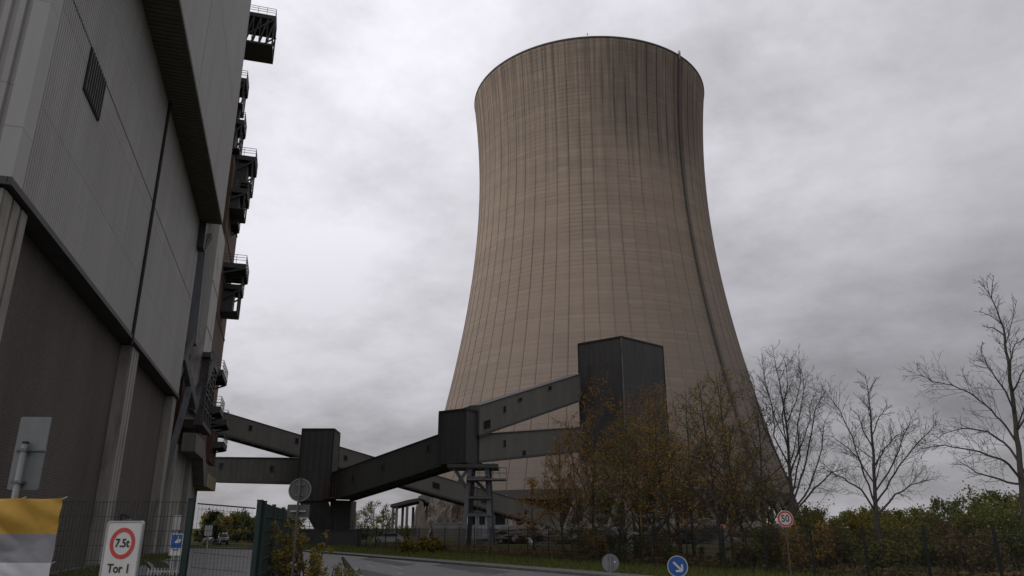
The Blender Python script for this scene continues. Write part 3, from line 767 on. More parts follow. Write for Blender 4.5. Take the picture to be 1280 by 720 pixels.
for k in range(5): rp.bar((p0.x+(p1.x-p0.x)*k/4,96.92,p0.z),(p0.x+(p1.x-p0.x)*k/4,96.92,p0.z+1.6),.07)
for zz in (.5,1.05,1.6): rp.bar((p0.x,96.92,p0.z+zz),(p1.x,96.92,p0.z+zz),.07)
rp.build('railing', M['rust_red'], t1)
# the dark plinth wall at its foot
w = MB(); a = on_ground(368,92); b = on_ground(452,92); w.box((a.x,91.8,0),(b.x,92.2,1.85)); w.box((a.x-.1,91.7,1.86),(b.x+.1,92.3,1.95))
tag(w.build('low_wall', M['steel_dark'], None, origin=((a.x+b.x)/2,92,0)), 'low dark wall along the foot of the flat-faced transfer tower', 'wall')

# small tower on the trestle
cA = at(549,516,82.2); cB = at(582.5,512,80.0); cC = at(600.5,511,81.6)
back = Vector((cA.x+cC.x-cB.x, cA.y+cC.y-cB.y+2.4))
z0b = at(582,578,80).z
t2, c2 = tower_box('transfer_tower', 'small dark transfer tower set corner-on atop a steel trestle', [(cA.x,cA.y),(cB.x,cB.y),(cC.x+.15,cC.y+1.2),(cA.x+1.7,cA.y+3.0)], z0b, cB.z)
dk = MB()
dk.box((cA.x+1.2,80.2,z0b-.5),(cC.x+2.0,85.4,z0b-.12))
dk.build('deck', M['steel_dark'], t2)
def leg(a_top, a_bot, Yt, Yb, w):
    p = at(*a_top, Yt); qv = on_ground(a_bot, Yb); lm = MB(); lm.bar(p, qv, w, w*.8); lm.build('leg', M['steel_grey'], t2)
leg((588,580),578,80.8,79.6,.45); leg((608.5,580),613.5,80.8,79.6,.45); leg((592,580),586,84.6,85.6,.5); leg((611,580),617,84.6,85.6,.5)
br = MB()
for (pa,pb_) in (((566,582),(583,610)),((587,584),(572,604)),((592,598),(611,618))):
    br.bar(at(*pa,80.9), at(*pb_,80.6), .3, .3)
for py in (597,622,643):
    l = at({597:586,622:584,643:581}[py],py,80.3); r_ = at({597:609,622:611,643:612}[py],py,80.3)
    br.bar(l, r_, .28, .26); br.bar(l+Vector((0,4.6,0)), r_+Vector((0,4.6,0)), .28, .26); br.bar(l, l+Vector((0,4.6,0)), .3,.3); br.bar(r_, r_+Vector((0,4.6,0)), .3,.3)
br.build('trestle_braces', M['steel_grey'], t2)
for (xa_,xb_,py,dy) in ((583,633,598,2.0),(586,614,621,2.6),(584,614,643,2.6)):
    a = at(xa_,py,79.8); b = at(xb_,py,79.8); pm = MB(); pm.box((a.x,79.7,a.z-.18),(b.x,79.9+dy,a.z)); po = pm.build('platform', M['steel_grey'], t2)
    if py < 640:
        rm = MB()
        for zz in (.55,1.1): 
            rm.bar((a.x,79.75,a.z+zz),(b.x,79.75,a.z+zz),.05); rm.bar((b.x-.03,79.75,a.z+zz),(b.x-.03,79.9+dy,a.z+zz),.05)
        nn = int((b.x-a.x)/.6)
        for k in range(nn+1): rm.bar((a.x+(b.x-a.x)*k/nn,79.75,a.z),(a.x+(b.x-a.x)*k/nn,79.75,a.z+1.1),.045)
        rm.build('railing', M['steel_dark'], po)
lad = MB(); a = at(600,598,80.1); b = at(600,688,80.1)
for dx in (-.22,.22): lad.bar((a.x+dx,80,0.1),(a.x+dx,80,a.z),.06)
for k in range(int(a.z/.35)): lad.bar((a.x-.22,80,.3+k*.35),(a.x+.22,80,.3+k*.35),.035)
lad.build('ladder', M['steel_dark'], t2)

# tall pointed tower among the trees
Ybig = 89.0
n0 = at(776.5,421.5,Ybig); l0 = at(722.5,432,Ybig*1.044); r0 = at(828.5,436,Ybig*1.06)
bk = Vector((l0.x+r0.x-n0.x, l0.y+r0.y-n0.y))
zbot = at(776,575,Ybig).z
t3, c3 = tower_box('transfer_tower', 'tall black corner-on transfer tower rising above the autumn trees before the cooling tower', [(l0.x,l0.y),(n0.x,n0.y),(r0.x,r0.y),(bk.x,bk.y)], zbot, n0.z)
for (x,y) in ((l0.x+.4,l0.y),(n0.x,n0.y+.5),(r0.x-.4,r0.y),(bk.x,bk.y-.5)):
    lm = MB(); lm.box((x-.35,y-.35,0),(x+.35,y+.35,zbot+.2)); lm.build('leg', M['concrete'], t3)
bm_ = MB()
P4 = [Vector((l0.x+.4,l0.y,0)),Vector((n0.x,n0.y+.5,0)),Vector((r0.x-.4,r0.y,0)),Vector((bk.x,bk.y-.5,0))]
for i in range(4):
    for zz in (3.5, 6.8):
        bm_.bar(P4[i]+Vector((0,0,zz)), P4[(i+1)%4]+Vector((0,0,zz)), .3, .4)
    bm_.bar(P4[i]+Vector((0,0,.4)), P4[(i+1)%4]+Vector((0,0,3.5)), .2, .2)
bm_.build('frame_beams', M['steel_grey'], t3)
dp = MB(); dp.bar(Vector((n0.x-.02,n0.y-.12,zbot)), Vector((n0.x-.02,n0.y-.12,n0.z-.1)), .16, .16); dp.build('corner_strip', M['steel_grey'], t3)

# ------------------------------------------------------------------ cooling tower
TX, TY = .1160*235, 235.0
TH = 146.2
def TR(z): return 38.4*math.sqrt(1+((z-112)/99.6)**2)
ct = thing('cooling_tower', 'giant hyperbolic concrete cooling tower with vertical ribs and weather stains', 'cooling tower', (TX,TY,0))
ZL = 9.3
zs = [ZL+(TH-ZL)*i/110 for i in range(111)]
SEG = 240
mb = MB()
for (off, flip) in ((0,False),(-.6,True)):
    vs = []; fs = []
    for z in zs:
        r = TR(z)+off
        for k in range(SEG):
            a = 2*PI*k/SEG; vs.append((r*math.cos(a), r*math.sin(a), z))
    for i in range(len(zs)-1):
        for k in range(SEG):
            k2 = (k+1)%SEG; f = (i*SEG+k,i*SEG+k2,(i+1)*SEG+k2,(i+1)*SEG+k)
            fs.append(tuple(reversed(f)) if flip else f)
    mb.add(vs, fs)
nv = len(zs)*SEG
for i0 in (0, len(zs)-1):
    mb.f += [((i0*SEG+k),(i0*SEG+(k+1)%SEG),nv+i0*SEG+(k+1)%SEG,nv+i0*SEG+k) if i0 else (nv+k,nv+(k+1)%SEG,(k+1)%SEG,k) for k in range(SEG)]
    mb.mi += [0]*SEG
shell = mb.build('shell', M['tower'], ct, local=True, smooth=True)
rb = MB()
for k in range(RIBS):
    a = 2*PI*k/RIBS; e = Vector((math.cos(a),math.sin(a),0)); t = Vector((-e.y,e.x,0))
    vs = []; fs = []
    zz = zs[::2]+[zs[-1]]
    for z in zz:
        r = TR(z)
        for (dr,dt) in ((-.02,-.11),(.12,-.06),(.12,.06),(-.02,.11)):
            p = e*(r+dr)+t*dt; vs.append((p.x,p.y,z))
    n = len(zz)
    for i in range(n-1):
        for j in range(3): fs.append((i*4+j,i*4+j+1,(i+1)*4+j+1,(i+1)*4+j))
    fs.append((0,3,2,1)); fs.append(((n-1)*4,(n-1)*4+1,(n-1)*4+2,(n-1)*4+3))
    rb.add(vs, fs)
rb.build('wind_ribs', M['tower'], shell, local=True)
rm = MB(); vs = []; fs = []
for (r,z) in ((TR(TH)-.7,TH+.003),(TR(TH)-.7,TH+.18),(TR(TH)+.18,TH+.18),(TR(TH)+.18,TH-.2),(TR(TH)+.02,TH-.4)):
    for k in range(SEG):
        a = 2*PI*k/SEG; vs.append((r*math.cos(a),r*math.sin(a),z))
for j in range(4):
    for k in range(SEG): fs.append((j*SEG+k,j*SEG+(k+1)%SEG,(j+1)*SEG+(k+1)%SEG,(j+1)*SEG+k))
rm.add(vs, fs); recalc(rm.build('rim_ring', M['concrete_dark'], ct, local=True))
# climbing ladder in its cage
near = math.atan2(-TY,-TX); la = near+R(46.2)
e = Vector((math.cos(la),math.sin(la),0)); t = Vector((-e.y,e.x,0))
lm = MB()
for i in range(len(zs)-1):
    a_ = e*(TR(zs[i])+.75)+Vector((0,0,zs[i])); b_ = e*(TR(zs[i+1])+.75)+Vector((0,0,zs[i+1]))
    for dt in (-.3,.3): lm.bar(a_+t*dt, b_+t*dt, .10)
    lm.bar(a_+t*-.4, a_+t*.4, .1); lm.bar((a_+b_)/2+t*-.4, (a_+b_)/2+t*.4, .08); lm.bar(a_-e*.7, a_+e*.1, .1)
    lm.obox((a_+b_)/2-e*.4, t*.20, e*.04, (b_-a_)*.5)
lm.build('ladder_cage', M['steel_dark'], ct, local=True)
am = MB(); p = e*(TR(TH)+.5)+Vector((0,0,TH)); am.tube([p+Vector((0,0,-1.8)),p+Vector((0,0,.5))],.2,8); am.tube([p+Vector((0,0,.1)),p+Vector((0,0,1.1))],.42,10); am.build('warning_lamp', M['white_sign'], ct, local=True)
p = Vector((math.cos(near+R(1)),math.sin(near+R(1)),0))*(TR(TH)+.2)+Vector((0,0,TH+.5)); am = MB(); am.tube([p,p+Vector((0,0,.7))],.12,8); am.build('lightning_rod', M['steel_dark'], ct, local=True)
# raking support columns
rng = random.Random(5)
for k in range(36):
    a = near+R(5)+2*PI*k/36
    for s_ in (-1,1):
        if math.cos(a-near) < -.35: continue
        if k in (34,) : continue
        rt = TR(ZL)-.2; rb_ = TR(ZL)+1.9
        at_ = a+s_*2*PI/36*.06; ab_ = a+s_*2*PI/36*.44
        cm = MB(); cm.bar((rb_*math.cos(ab_),rb_*math.sin(ab_),0),(rt*math.cos(at_),rt*math.sin(at_),ZL+.3),.9,.9); cm.build('raking_column', M['concrete_dark'], ct, local=True)
lm = MB(); vs = []; fs = []
for (r,z) in ((TR(ZL)+.25,ZL-.6),(TR(ZL)+.25,ZL+1.6),(TR(ZL)-1.0,ZL+1.6),(TR(ZL)-1.0,ZL-.6)):
    for k in range(SEG):
        a = 2*PI*k/SEG; vs.append((r*math.cos(a),r*math.sin(a),z))
for j in range(4):
    for k in range(SEG): fs.append((j*SEG+k,j*SEG+(k+1)%SEG,((j+1)%4)*SEG+(k+1)%SEG,((j+1)%4)*SEG+k))
lm.add(vs, fs); recalc(lm.build('lower_ring', M['roofing'], ct, local=True))
# basin and the dark fill block inside the air inlet
im = MB(); vs = []; fs = []
for (r,z) in ((47,0),(47,8.6)):
    for k in range(72):
        a = 2*PI*k/72; vs.append((r*math.cos(a),r*math.sin(a),z))
fs = [(k,(k+1)%72,72+(k+1)%72,72+k) for k in range(72)]+[tuple(range(72,144))]
im.add(vs, fs); im.build('fill_block', M['steel_dark'], ct, local=True)
bm2 = MB(); vs = []; fs = []
for (r,z) in ((60.6,0),(60.6,1.5),(60.1,1.5),(60.1,0)):
    for k in range(120):
        a = 2*PI*k/120; vs.append((r*math.cos(a),r*math.sin(a),z))
for j in range(3):
    for k in range(120): fs.append((j*120+k,j*120+(k+1)%120,(j+1)*120+(k+1)%120,(j+1)*120+k))
bm2.add(vs, fs); recalc(bm2.build('basin_wall', M['roofing'], ct, local=True))

# ------------------------------------------------------------------ remains at the tower's foot
# columned canopy
cp = on_ground(507, 205)
cn = thing('columned_canopy', 'dark flat-roofed open canopy on thin columns left of the cooling tower foot', 'canopy', cp)
zt = at(500,633,205).z
xa = at(489,640,205).x; xb = at(524,640,205).x
m = MB(); m.prism([(xa,203,zt-.35),(xb,203,zt+1.3),(xb,203,zt+2.1),(xa+4.5,203,zt+1.6),(xa,203,zt+.45)],(0,14,0)); recalc(m.build('canopy_roof', M['roofing'], cn))
for i,px in enumerate((491,495.5,503,508.5,516,521.5)):
    x = at(px,650,204).x; y = 203.8 if i%2 else 212
    if y > 204: x = at(px,650,212).x
    cm = MB(); cm.box((x-.32,y-.32,0),(x+.32,y+.32,zt+.0)); cm.build('column', M['concrete_dark'], cn)
# broken concrete ruin
def ruin(name, label, pts, Y, depth, mat, seed, holes=True):
    """ragged slab standing at Y: outline in photo pixels, given real thickness and a broken surface"""
    rr = random.Random(seed)
    ws = [at(x,y,Y) for x,y in pts]
    for w_ in ws: w_.z = max(w_.z, 0)
    c = sum(ws, Vector())/len(ws)
    mb = MB(); mb.prism(ws,(rr.uniform(-1,1),depth,0))
    o = recalc(mb.build(name, mat, None, origin=(c.x,Y,0))); return tag(o, label, 'ruin')
ruin('broken_wall', 'pale leaning concrete wedge beside the columned canopy', [(524,624.5),(529,628),(534,655),(537,672),(527,676),(520,676)], 190, 6, M['ruin_mat'], 1)
# rounded broken mass of shell concrete: noisy lump
def lump(name, label, cat, c, size, seed, mat, amp=.28, flat=.75, kind=None, group=None, res=20, freq=.9):
    rr = random.Random(seed); off = Vector((rr.uniform(-50,50),rr.uniform(-50,50),rr.uniform(-50,50)))
    mb = MB(); vs = []; fs = []
    nu, nv_ = res*2, res
    for j in range(nv_+1):
        th = PI/2*j/nv_
        for i in range(nu):
            ph = 2*PI*i/nu
            d = Vector((math.cos(ph)*math.cos(th),math.sin(ph)*math.cos(th),math.sin(th)))
            k = 1+amp*noise.fractal(d*freq*2+off, 1.0, 2.0, 5)
            sq = (abs(d.x)**4+abs(d.y)**4+abs(d.z)**4)**-.25*flat+(1-flat)
            p = d*k*sq
            vs.append((p.x*size[0], p.y*size[1], max(p.z,0)*size[2]))
    for j in range(nv_):
        for i in range(nu): fs.append((j*nu+i,j*nu+(i+1)%nu,(j+1)*nu+(i+1)%nu,(j+1)*nu+i))
    mb.add(vs, fs)
    o = mb.build(name, mat, None); o.location = c; return tag(o, label, cat, group, kind)
lump('broken_concrete_block', 'big rounded broken concrete mass standing between canopy and trestle', 'ruin', on_ground(561,188), (4.6,4.2,8.6), 3, M['ruin_mat'], .34, .95, res=60, freq=1.3)
m = MB(); a = on_ground(548,182); m.box((a.x-1.2,181.8,0),(a.x+9.0,182.6,3.0)); m.box((a.x-1.0,181.7,3.02),(a.x+8.8,182.7,3.3)); tag(m.build('retaining_wall', M['concrete_dark'], None, origin=(a.x+4,182,0)), 'dark retaining wall below the rounded broken concrete mass', 'wall')
# low shed with dark window band
sh = thing('low_shed', 'low blue-grey flat-roofed shed with dark window band behind the trestle', 'shed', on_ground(617,160))
xa = at(579,660,158).x; xb = at(634,660,158).x; zw = at(610,656,158).z; zr_ = at(610,641,158).z
m = MB(); m.box((xa,158,0),(xb,170,zw)); m.box((xa,158.4,zw),(xb,170,zr_-.05))
for px in (579,596.5,608.5,616,634): 
    x = at(px,650,158).x; m.box((x-.35 if px>579 else x,157.98,zw+.002),(x+.35 if px<634 else x,158.38,zr_-.06))
m.build('shed_wall', M['shed_wall'], sh)
m = MB(); m.box((xa-.4,157.5,zr_-.04),(xb+.4,170.5,zr_+.4)); m.build('shed_roof', M['roofing'], sh)
for (p0,p1) in ((580,596),(597.2,608),(609,615.4),(617,633.4)):
    m = MB(); m.box((at(p0,650,158).x+.4,158.2,zw+.05),(at(p1,650,158).x-.4,158.36,zr_-.12)); m.build('window', M['glass'], sh)
m = MB(); m.box((at(583.5,660,157.7).x,157.6,zw+.1),(at(590,660,157.7).x,157.95,zr_-.4)); m.build('white_panel', M['white_sign'], sh)
# column stumps left of the trees
for (px,py,Y,wd,lab) in ((637.5,648,165,.8,'thin pale post standing at the right end of the low shed'),(681,661,150,1.3,'short pale concrete stump right of the white debris')):
    p = on_ground(px,Y); z = at(px,py,Y).z; m = MB(); m.box((p.x-wd/2,Y-wd/2,0),(p.x+wd/2,Y+wd/2,z)); m.box((p.x-wd*.7,Y-wd*.7,z+.002),(p.x+wd*.7,Y+wd*.7,z+.35)); tag(m.build('concrete_post', M['concrete_light'], None, origin=(p.x,Y,0)), lab, 'post')
# rubble
def rubble(name, label, c, size, n, seed, mats, big=1.0):
    rr = random.Random(seed)
    o = lump(name, label, 'rubble heap', c, size, seed, M['rubble_mat'], .35, .4, kind='stuff')
    mb = MB()
    for i in range(n):
        a = rr.uniform(0,2*PI); k = rr.random()**.6; p = Vector((math.cos(a)*k*size[0]*1.05, math.sin(a)*k*size[1]*1.05, size[2]*max(0,(1-k*k))*.9+.1))
        ax = Vector((rr.gauss(0,1),rr.gauss(0,1),rr.gauss(0,.6))).normalized(); ay = ax.orthogonal().normalized(); az = ax.cross(ay)
        L = rr.uniform(.3,1.3)*big
        mb.obox(p, ax*L, ay*L*rr.uniform(.15,.5), az*L*rr.uniform(.08,.4))
    f = mb.build('rubble_chunks', mats, o, local=True); f['kind'] = 'stuff'
    return o
rubble('rubble_heap', 'grey heap of concrete rubble with pale slabs right of the low shed', on_ground(662,112), (6.5,4,2.0), 60, 11, M['concrete_dark'], .9)
rubble('rubble_heap', 'broad brown rubble heap under the autumn trees', on_ground(735,118), (8,5,2.2), 60, 12, M['rubble_mat'])
rubble('rubble_heap', 'pale gravel heap below the orange excavator arm', on_ground(868,112), (5.5,4,3.0), 25, 13, M['concrete_dark'], .6)
rubble('rubble_heap', 'scattered pale slabs heaped right of the gravel heap', on_ground(955,120), (7,4,2.6), 45, 14, M['concrete_dark'], 1.1)
for (pts,Y,lab) in (([(657,672),(660,672),(668,683),(665,685)],105,'white broken slab tilted on the grey rubble heap'),([(663,683),(674,680),(676,682),(664,686)],105,'flat white slab lying on the grey rubble heap')):
    ws = [at(x,y,Y) for x,y in pts]; mb = MB(); mb.prism(ws,(.3,1.2,0)); c = sum(ws,Vector())/4
    tag(recalc(mb.build('concrete_slab', M['white_sign'], None, origin=(c.x,Y,c.z-.5))), lab, 'slab')
# long low concrete wall under the conveyor foot
m = MB(); a = on_ground(688,130); b = on_ground(716,130); m.box((a.x,130,0),(b.x,131,at(700,662,130).z)); m.box((a.x-.2,129.9,at(700,662,130).z+.002),(b.x+.2,131.1,at(700,662,130).z+.25)); m.box((a.x+1,129.85,.2),(a.x+2.2,129.99,2.1)); tag(m.build('concrete_hut', M['concrete_dark'], None, origin=((a.x+b.x)/2,130,0)), 'grey concrete hut wall at the foot of the descending conveyor bridge', 'hut')

# demolition excavator: orange arm folded in an inverted V
ex = thing('demolition_excavator', 'orange demolition excavator with folded arm behind the gravel heap', 'excavator', on_ground(884,122))
def E_(px,py): return at(px,py,122)
m = MB()
bx = E_(893,680)
for s_ in (-1.1,1.1):
    tr_ = MB(); tr_.prism([(bx.x-2,122+s_-.35,.35),(bx.x-1.6,122+s_-.35,0),(bx.x+1.6,122+s_-.35,0),(bx.x+2,122+s_-.35,.35),(bx.x+1.7,122+s_-.35,.9),(bx.x-1.7,122+s_-.35,.9)],(0,.7,0)); recalc(tr_.build('track', M['rubber'], ex))
m.box((bx.x-1.9,120.7,1.0),(bx.x+2.3,123.4,2.2)); m.box((bx.x+.9,120.7,2.202),(bx.x+2.3,123.4,2.7)); m.build('upper_body', M['orange'], ex)
m = MB(); m.box((bx.x-1.6,120.75,2.21),(bx.x-.2,122,3.9)); cb = m.build('cab', M['steel_dark'], ex)
m = MB(); m.box((bx.x-1.5,120.70,2.8),(bx.x-.3,120.745,3.75)); m.build('cab_window', M['glass'], cb)
m = MB(); m.bar(E_(892,674),E_(887,649),.75,.9); m.build('boom', M['orange'], ex)
m = MB(); m.bar(E_(888,650),E_(877,668),.6,.7); m.build('dipper_arm', M['orange'], ex)
m = MB(); m.bar(E_(889,676),E_(889,655),.28,.28); m.build('hydraulic_ram', M['galv'], ex)
g_ = E_(876,671); m = MB(); m.prism([(g_.x-.9,121.4,g_.z+.3),(g_.x+.5,121.4,g_.z+.5),(g_.x+.3,121.4,g_.z-.6),(g_.x-.5,121.4,g_.z-.8)],(0,1.2,0)); recalc(m.build('bucket', M['steel_dark'], ex))
# leaning yellow board
p = at(1012.5,665,52); m = MB(); m.obox((p.x,52,p.z),(.22,0,0),(0,.04,0),(-.1,0,.75)); m.tube([(p.x+.1,52.1,0),(p.x-.02,52.1,p.z+.5)],.05,6); tag(m.build('yellow_board', M['yellow_paint'], None, origin=(p.x,52,0)), 'narrow yellow board on a stake right of the round speed sign', 'board')
p = on_ground(801.5,46); m = MB(); m.tube([(p.x,46,0),(p.x,46,at(801,634,46).z)],.035,8); m.tube([(p.x,46,at(801,634,46).z+.002),(p.x,46,at(801,634,46).z+.12)],.075,8); tag(m.build('marker_pole', M['yellow_paint'], None, origin=(p.x,46,0)), 'thin yellow marker pole standing among the roadside trees', 'pole')

# ------------------------------------------------------------------ trees and shrubs
def rdir(rr): 
    while True:
        v = Vector((rr.uniform(-1,1),rr.uniform(-1,1),rr.uniform(-1,1)))
        if .05 < v.length < 1: return v.normalized()

def limb(p, d, L, r0, r1, rr, seg=6, wob=.12, up=.05):
    pts = [p.copy()]; d = d.normalized()
    for i in range(seg):
        d = (d + rdir(rr)*wob + Vector((0,0,up))).normalized()
        pts.append(pts[-1] + d*(L/seg))
    return pts, [r0+(r1-r0)*i/seg for i in range(seg+1)]

def point_on(pts, t):
    k = t*(len(pts)-1); i = min(int(k), len(pts)-2); f = k-i
    return pts[i].lerp(pts[i+1], f), (pts[i+1]-pts[i]).normalized()

def twigs(mb, pts, n, L, r, rr, depth, tips, t0=.2, up=.04, ang=(30,65), flat=1.0):
    for i in range(n):
        t = t0+(1-t0)*((i+rr.random())/n)
        p, d = point_on(pts, min(t,.999))
        s = d.cross(rdir(rr)); s = s.normalized() if s.length > 1e-4 else Vector((1,0,0))
        a = R(rr.uniform(*ang)); dd = d*math.cos(a)+s*math.sin(a)
        l = L*rr.uniform(.55,1.15)*(1.15-.55*t)
        q, rad = limb(p, dd, l, r, r*.35, rr, 3 if depth else 3, .16, up)
        mb.tube(q, rad, 3 if r < .03 else 4, False)
        tips.append((q[-1], l)); tips.append((point_on(q,.6)[0], l))
        if depth > 0: twigs(mb, q, max(3,int(l/.17)) if depth == 1 else max(3,int(l/.3)), l*.5, max(r*.5,.006), rr, depth-1, tips, .25, up, ang)

def leaves(mb, tips, n, size, rr, spread=.25, droop=True):
    for i in range(n):
        p, l = tips[rr.randrange(len(tips))]
        p = p + rdir(rr)*rr.uniform(0, spread)
        a = rdir(rr); b = a.cross(rdir(rr)); 
        if b.length < 1e-3: continue
        b.normalize(); s = size*rr.uniform(.6,1.3)
        mb.add([p-a*s*.5, p+b*s*.32, p+a*s*.5, p-b*s*.32], [(0,1,2,3)])

def tree(name, label, base, H, seed, leafm=None, nleaf=0, lsize=.11, spread=.3, lean=0.0, limbs=14, limb_len=.36, r0=None, t0=.22, ang=(35,60), stems=1, bark='bark', group=None, twr=.012, cat='tree', depth=1, tipfrac=None):
    rr = random.Random(seed); base = Vector(base)
    root = thing(name, label, cat, base, 0, group)
    tm = MB(); cm = MB(); tips = []
    for s in range(stems):
        d = Vector((lean+rr.uniform(-.06,.06)+(rr.uniform(-.28,.28) if stems > 1 else 0), rr.uniform(-.08,.08)+(rr.uniform(-.25,.25) if stems > 1 else 0), 1))
        h = H*(1 if s == 0 else rr.uniform(.7,.95)); ra = (r0 or H*.0115)*(1 if s == 0 else .75)
        pts, rad = limb(base+Vector((rr.uniform(-.1,.1)*s,rr.uniform(-.1,.1)*s,-.05)), d, h, ra, .012, rr, 10, .05, .03)
        rad[0] *= 1.35
        tm.tube(pts, rad, 8, True)
        nl = int(limbs*(1 if s == 0 else .7))
        for i in range(nl):
            t = t0+(.96-t0)*((i+rr.random()*.8)/nl)
            p, dd = point_on(pts, t)
            az = i*2.4+rr.uniform(-.5,.5)
            a = R(rr.uniform(*ang)); side = Vector((math.cos(az),math.sin(az),0))
            L = H*limb_len*(1.08-.85*(t-t0)/(1-t0))*rr.uniform(.75,1.15)
            q, ql = limb(p, side*math.sin(a)+Vector((0,0,math.cos(a))), L, max(ra*(1-t)*.62,.016), .008, rr, 5, .13, .06)
            (tm if L > H*.14 else cm).tube(q, ql, 5, False)
            twigs(cm, q, max(5,int(L/.21)), L*.38, twr, rr, depth, tips, .12)
    tm.build('trunk', M[bark], root)
    cm.build('twigs', M['twig'], root)
    if leafm and nleaf:
        lm = MB()
        tp = tips
        if tipfrac: tp = [x for x in tips if tipfrac[0] <= (x[0].z-base.z)/H <= tipfrac[1]] or tips
        leaves(lm, tp, nleaf, lsize, rr, spread); lm.build('crown', M[leafm], root)
    return root

def shaped_tree(name, label, Y, stem, limbs_, seed, r0, group, extra=10, dens=1.0):
    """bare tree whose leader and main limbs follow the photo; depth spreads the limbs round the trunk"""
    rr = random.Random(seed)
    b = on_ground(stem[0][0], Y); root = thing(name, label, 'tree', b, 0, group)
    tm = MB(); cm = MB(); tips = []
    sp = [b+Vector((0,0,-.05))]+[at(x,y,Y+rr.uniform(-.12,.12)) for x,y in stem[1:]]
    sp = [sp[0]]+[v for v in sp[1:]]
    n = len(sp); rad = [r0*(1-i/(n-1))**.8+.012 for i in range(n)]; rad[0] *= 1.25
    # resample for smoothness
    def fine(pts, k=3, wob=.02):
        out = []
        for i in range(len(pts)-1):
            for j in range(k):
                q = pts[i].lerp(pts[i+1], j/k)
                out.append(q + (rdir(rr)*wob if (i or j) else Vector()))
        return out+[pts[-1]]
    sp2 = fine(sp, 4, .025); m_ = len(sp2)
    tm.tube(sp2, [r0*(1-i/(m_-1))**1.25*(1.25 if i == 0 else 1)+.010 for i in range(m_)], 8, True)
    def at_h(z):
        for i in range(m_-1):
            if sp2[i].z <= z <= sp2[i+1].z:
                f = (z-sp2[i].z)/max(sp2[i+1].z-sp2[i].z,1e-6); return sp2[i].lerp(sp2[i+1], f), r0*(1-i/(m_-1))**1.25
        return sp2[-1], .02
    for (pix, dy) in limbs_:
        p0, rr0 = at_h(at(*pix[0], Y).z)
        q = [p0]+[at(x,y,Y+dy*(i+1)/len(pix[1:])) for i,(x,y) in enumerate(pix[1:])]
        q = fine(q, 3, .035); k = len(q); ra = max(rr0*.42,.02)
        tm.tube(q, [ra*(1-i/(k-1))**.8+.008 for i in range(k)], 6, False)
        Ls = sum((q[i+1]-q[i]).length for i in range(k-1))
        twigs(cm, q, int(Ls/.15*dens), min(1.5,Ls*.36), .010, rr, 2 if Ls > 1.5 else 1, tips, .2, .05, (25,60))
    H = sp2[-1].z
    for i in range(extra):
        t = .3+.66*(i+rr.random())/extra; p, dd = point_on(sp2, t); az = rr.choice((-1,1))*rr.uniform(.9,2.2)
        side = Vector((math.cos(az)*.6,math.sin(az),0)).normalized(); a = R(rr.uniform(35,60)); L = H*.26*(1.25-t)
        q, ql = limb(p, side*math.sin(a)+Vector((0,0,math.cos(a))), L, max(r0*(1-t)*.4,.02), .008, rr, 5, .12, .05)
        tm.tube(q, ql, 5, False); twigs(cm, q, max(4,int(L/.22)), L*.4, .011, rr, 1, tips, .2)
    twigs(cm, sp2, 34, 1.0, .010, rr, 2, tips, .45, .06, (30,55))
    tm.build('trunk', M['bark'], root); cm.build('twigs', M['twig'], root)
    return root

GA = 'autumn trees along the road fence'
GB = 'bare trees along the road fence'
def FL(px, off=2.6):
    """point on a line running beside the road fence, off metres behind it, at the bearing of pixel column px"""
    X0_, Y0_ = 16.4+.857*off, 27.5+.52*off; k = (px-640)/(F/CP)
    s = (X0_-k*Y0_)/(.52+.857*k); return Vector((X0_-.52*s, Y0_+.857*s, .08))
def Htop(px_top, base): 
    return at(640, px_top, base.y).z
autumn = [ # px, offset, top py, palette, leaves, label
 (667,3.5,596,'leaf_orange',900,'low leaning orange-twigged young tree right of the trestle, first of the autumn trees'),
 (703,3.0,548,'leaf_orange',1700,'slender orange-brown tree in front of the lower conveyor bridge end'),
 (742,4.5,476,'leaf_orange',2600,'orange-leaved tree hiding the left face of the tall black transfer tower'),
 (772,2.4,520,'leaf_olive',1900,'shorter olive-leaved tree standing before the corner of the tall black transfer tower'),
 (800,5.0,482,'leaf_orange',2600,'tall orange-brown tree hiding the right face of the tall black transfer tower'),
 (836,3.0,500,'leaf_brown',2100,'brown-leaved tree just right of the tall black transfer tower'),
 (866,5.5,492,'leaf_olive',1700,'olive-brown thin tree before the gravel heap'),
 (900,2.6,478,'leaf_brown',1300,'nearly bare brown tree between the gravel heap and the right flank of the cooling tower'),
 (930,4.5,455,'leaf_brown',1100,'thin-leaved tall tree before the right flank of the cooling tower'),
 (958,3.2,505,'leaf_olive',1000,'low olive tree just left of the round speed limit sign')]
autumn += [
 (722,9.0,520,'leaf_brown',1900,'brown tree just left of the tall black transfer tower'),
 (817,8.0,490,'leaf_orange',2100,'orange tree at the right corner of the tall black transfer tower'),
 (850,9.0,478,'leaf_brown',2300,'tall brown tree behind the blue arrow sign, right of the black transfer tower'),
 (915,9.0,468,'leaf_olive',2100,'olive-brown tall tree on the right flank of the cooling tower')]
for i,(px,off,tp,pal,nl,lab) in enumerate(autumn):
    b = FL(px,off); H = Htop(tp,b)
    tree('autumn_tree', lab, b, H, 100+i, pal, int(nl*1.7), .125, .42, limbs=22 if tp<560 else 15, limb_len=.38, ang=(35,70), t0=.13 if i%3 else .09, r0=.12 if tp<520 else .085, group=GA, twr=.014)
b = FL(985,3.0)
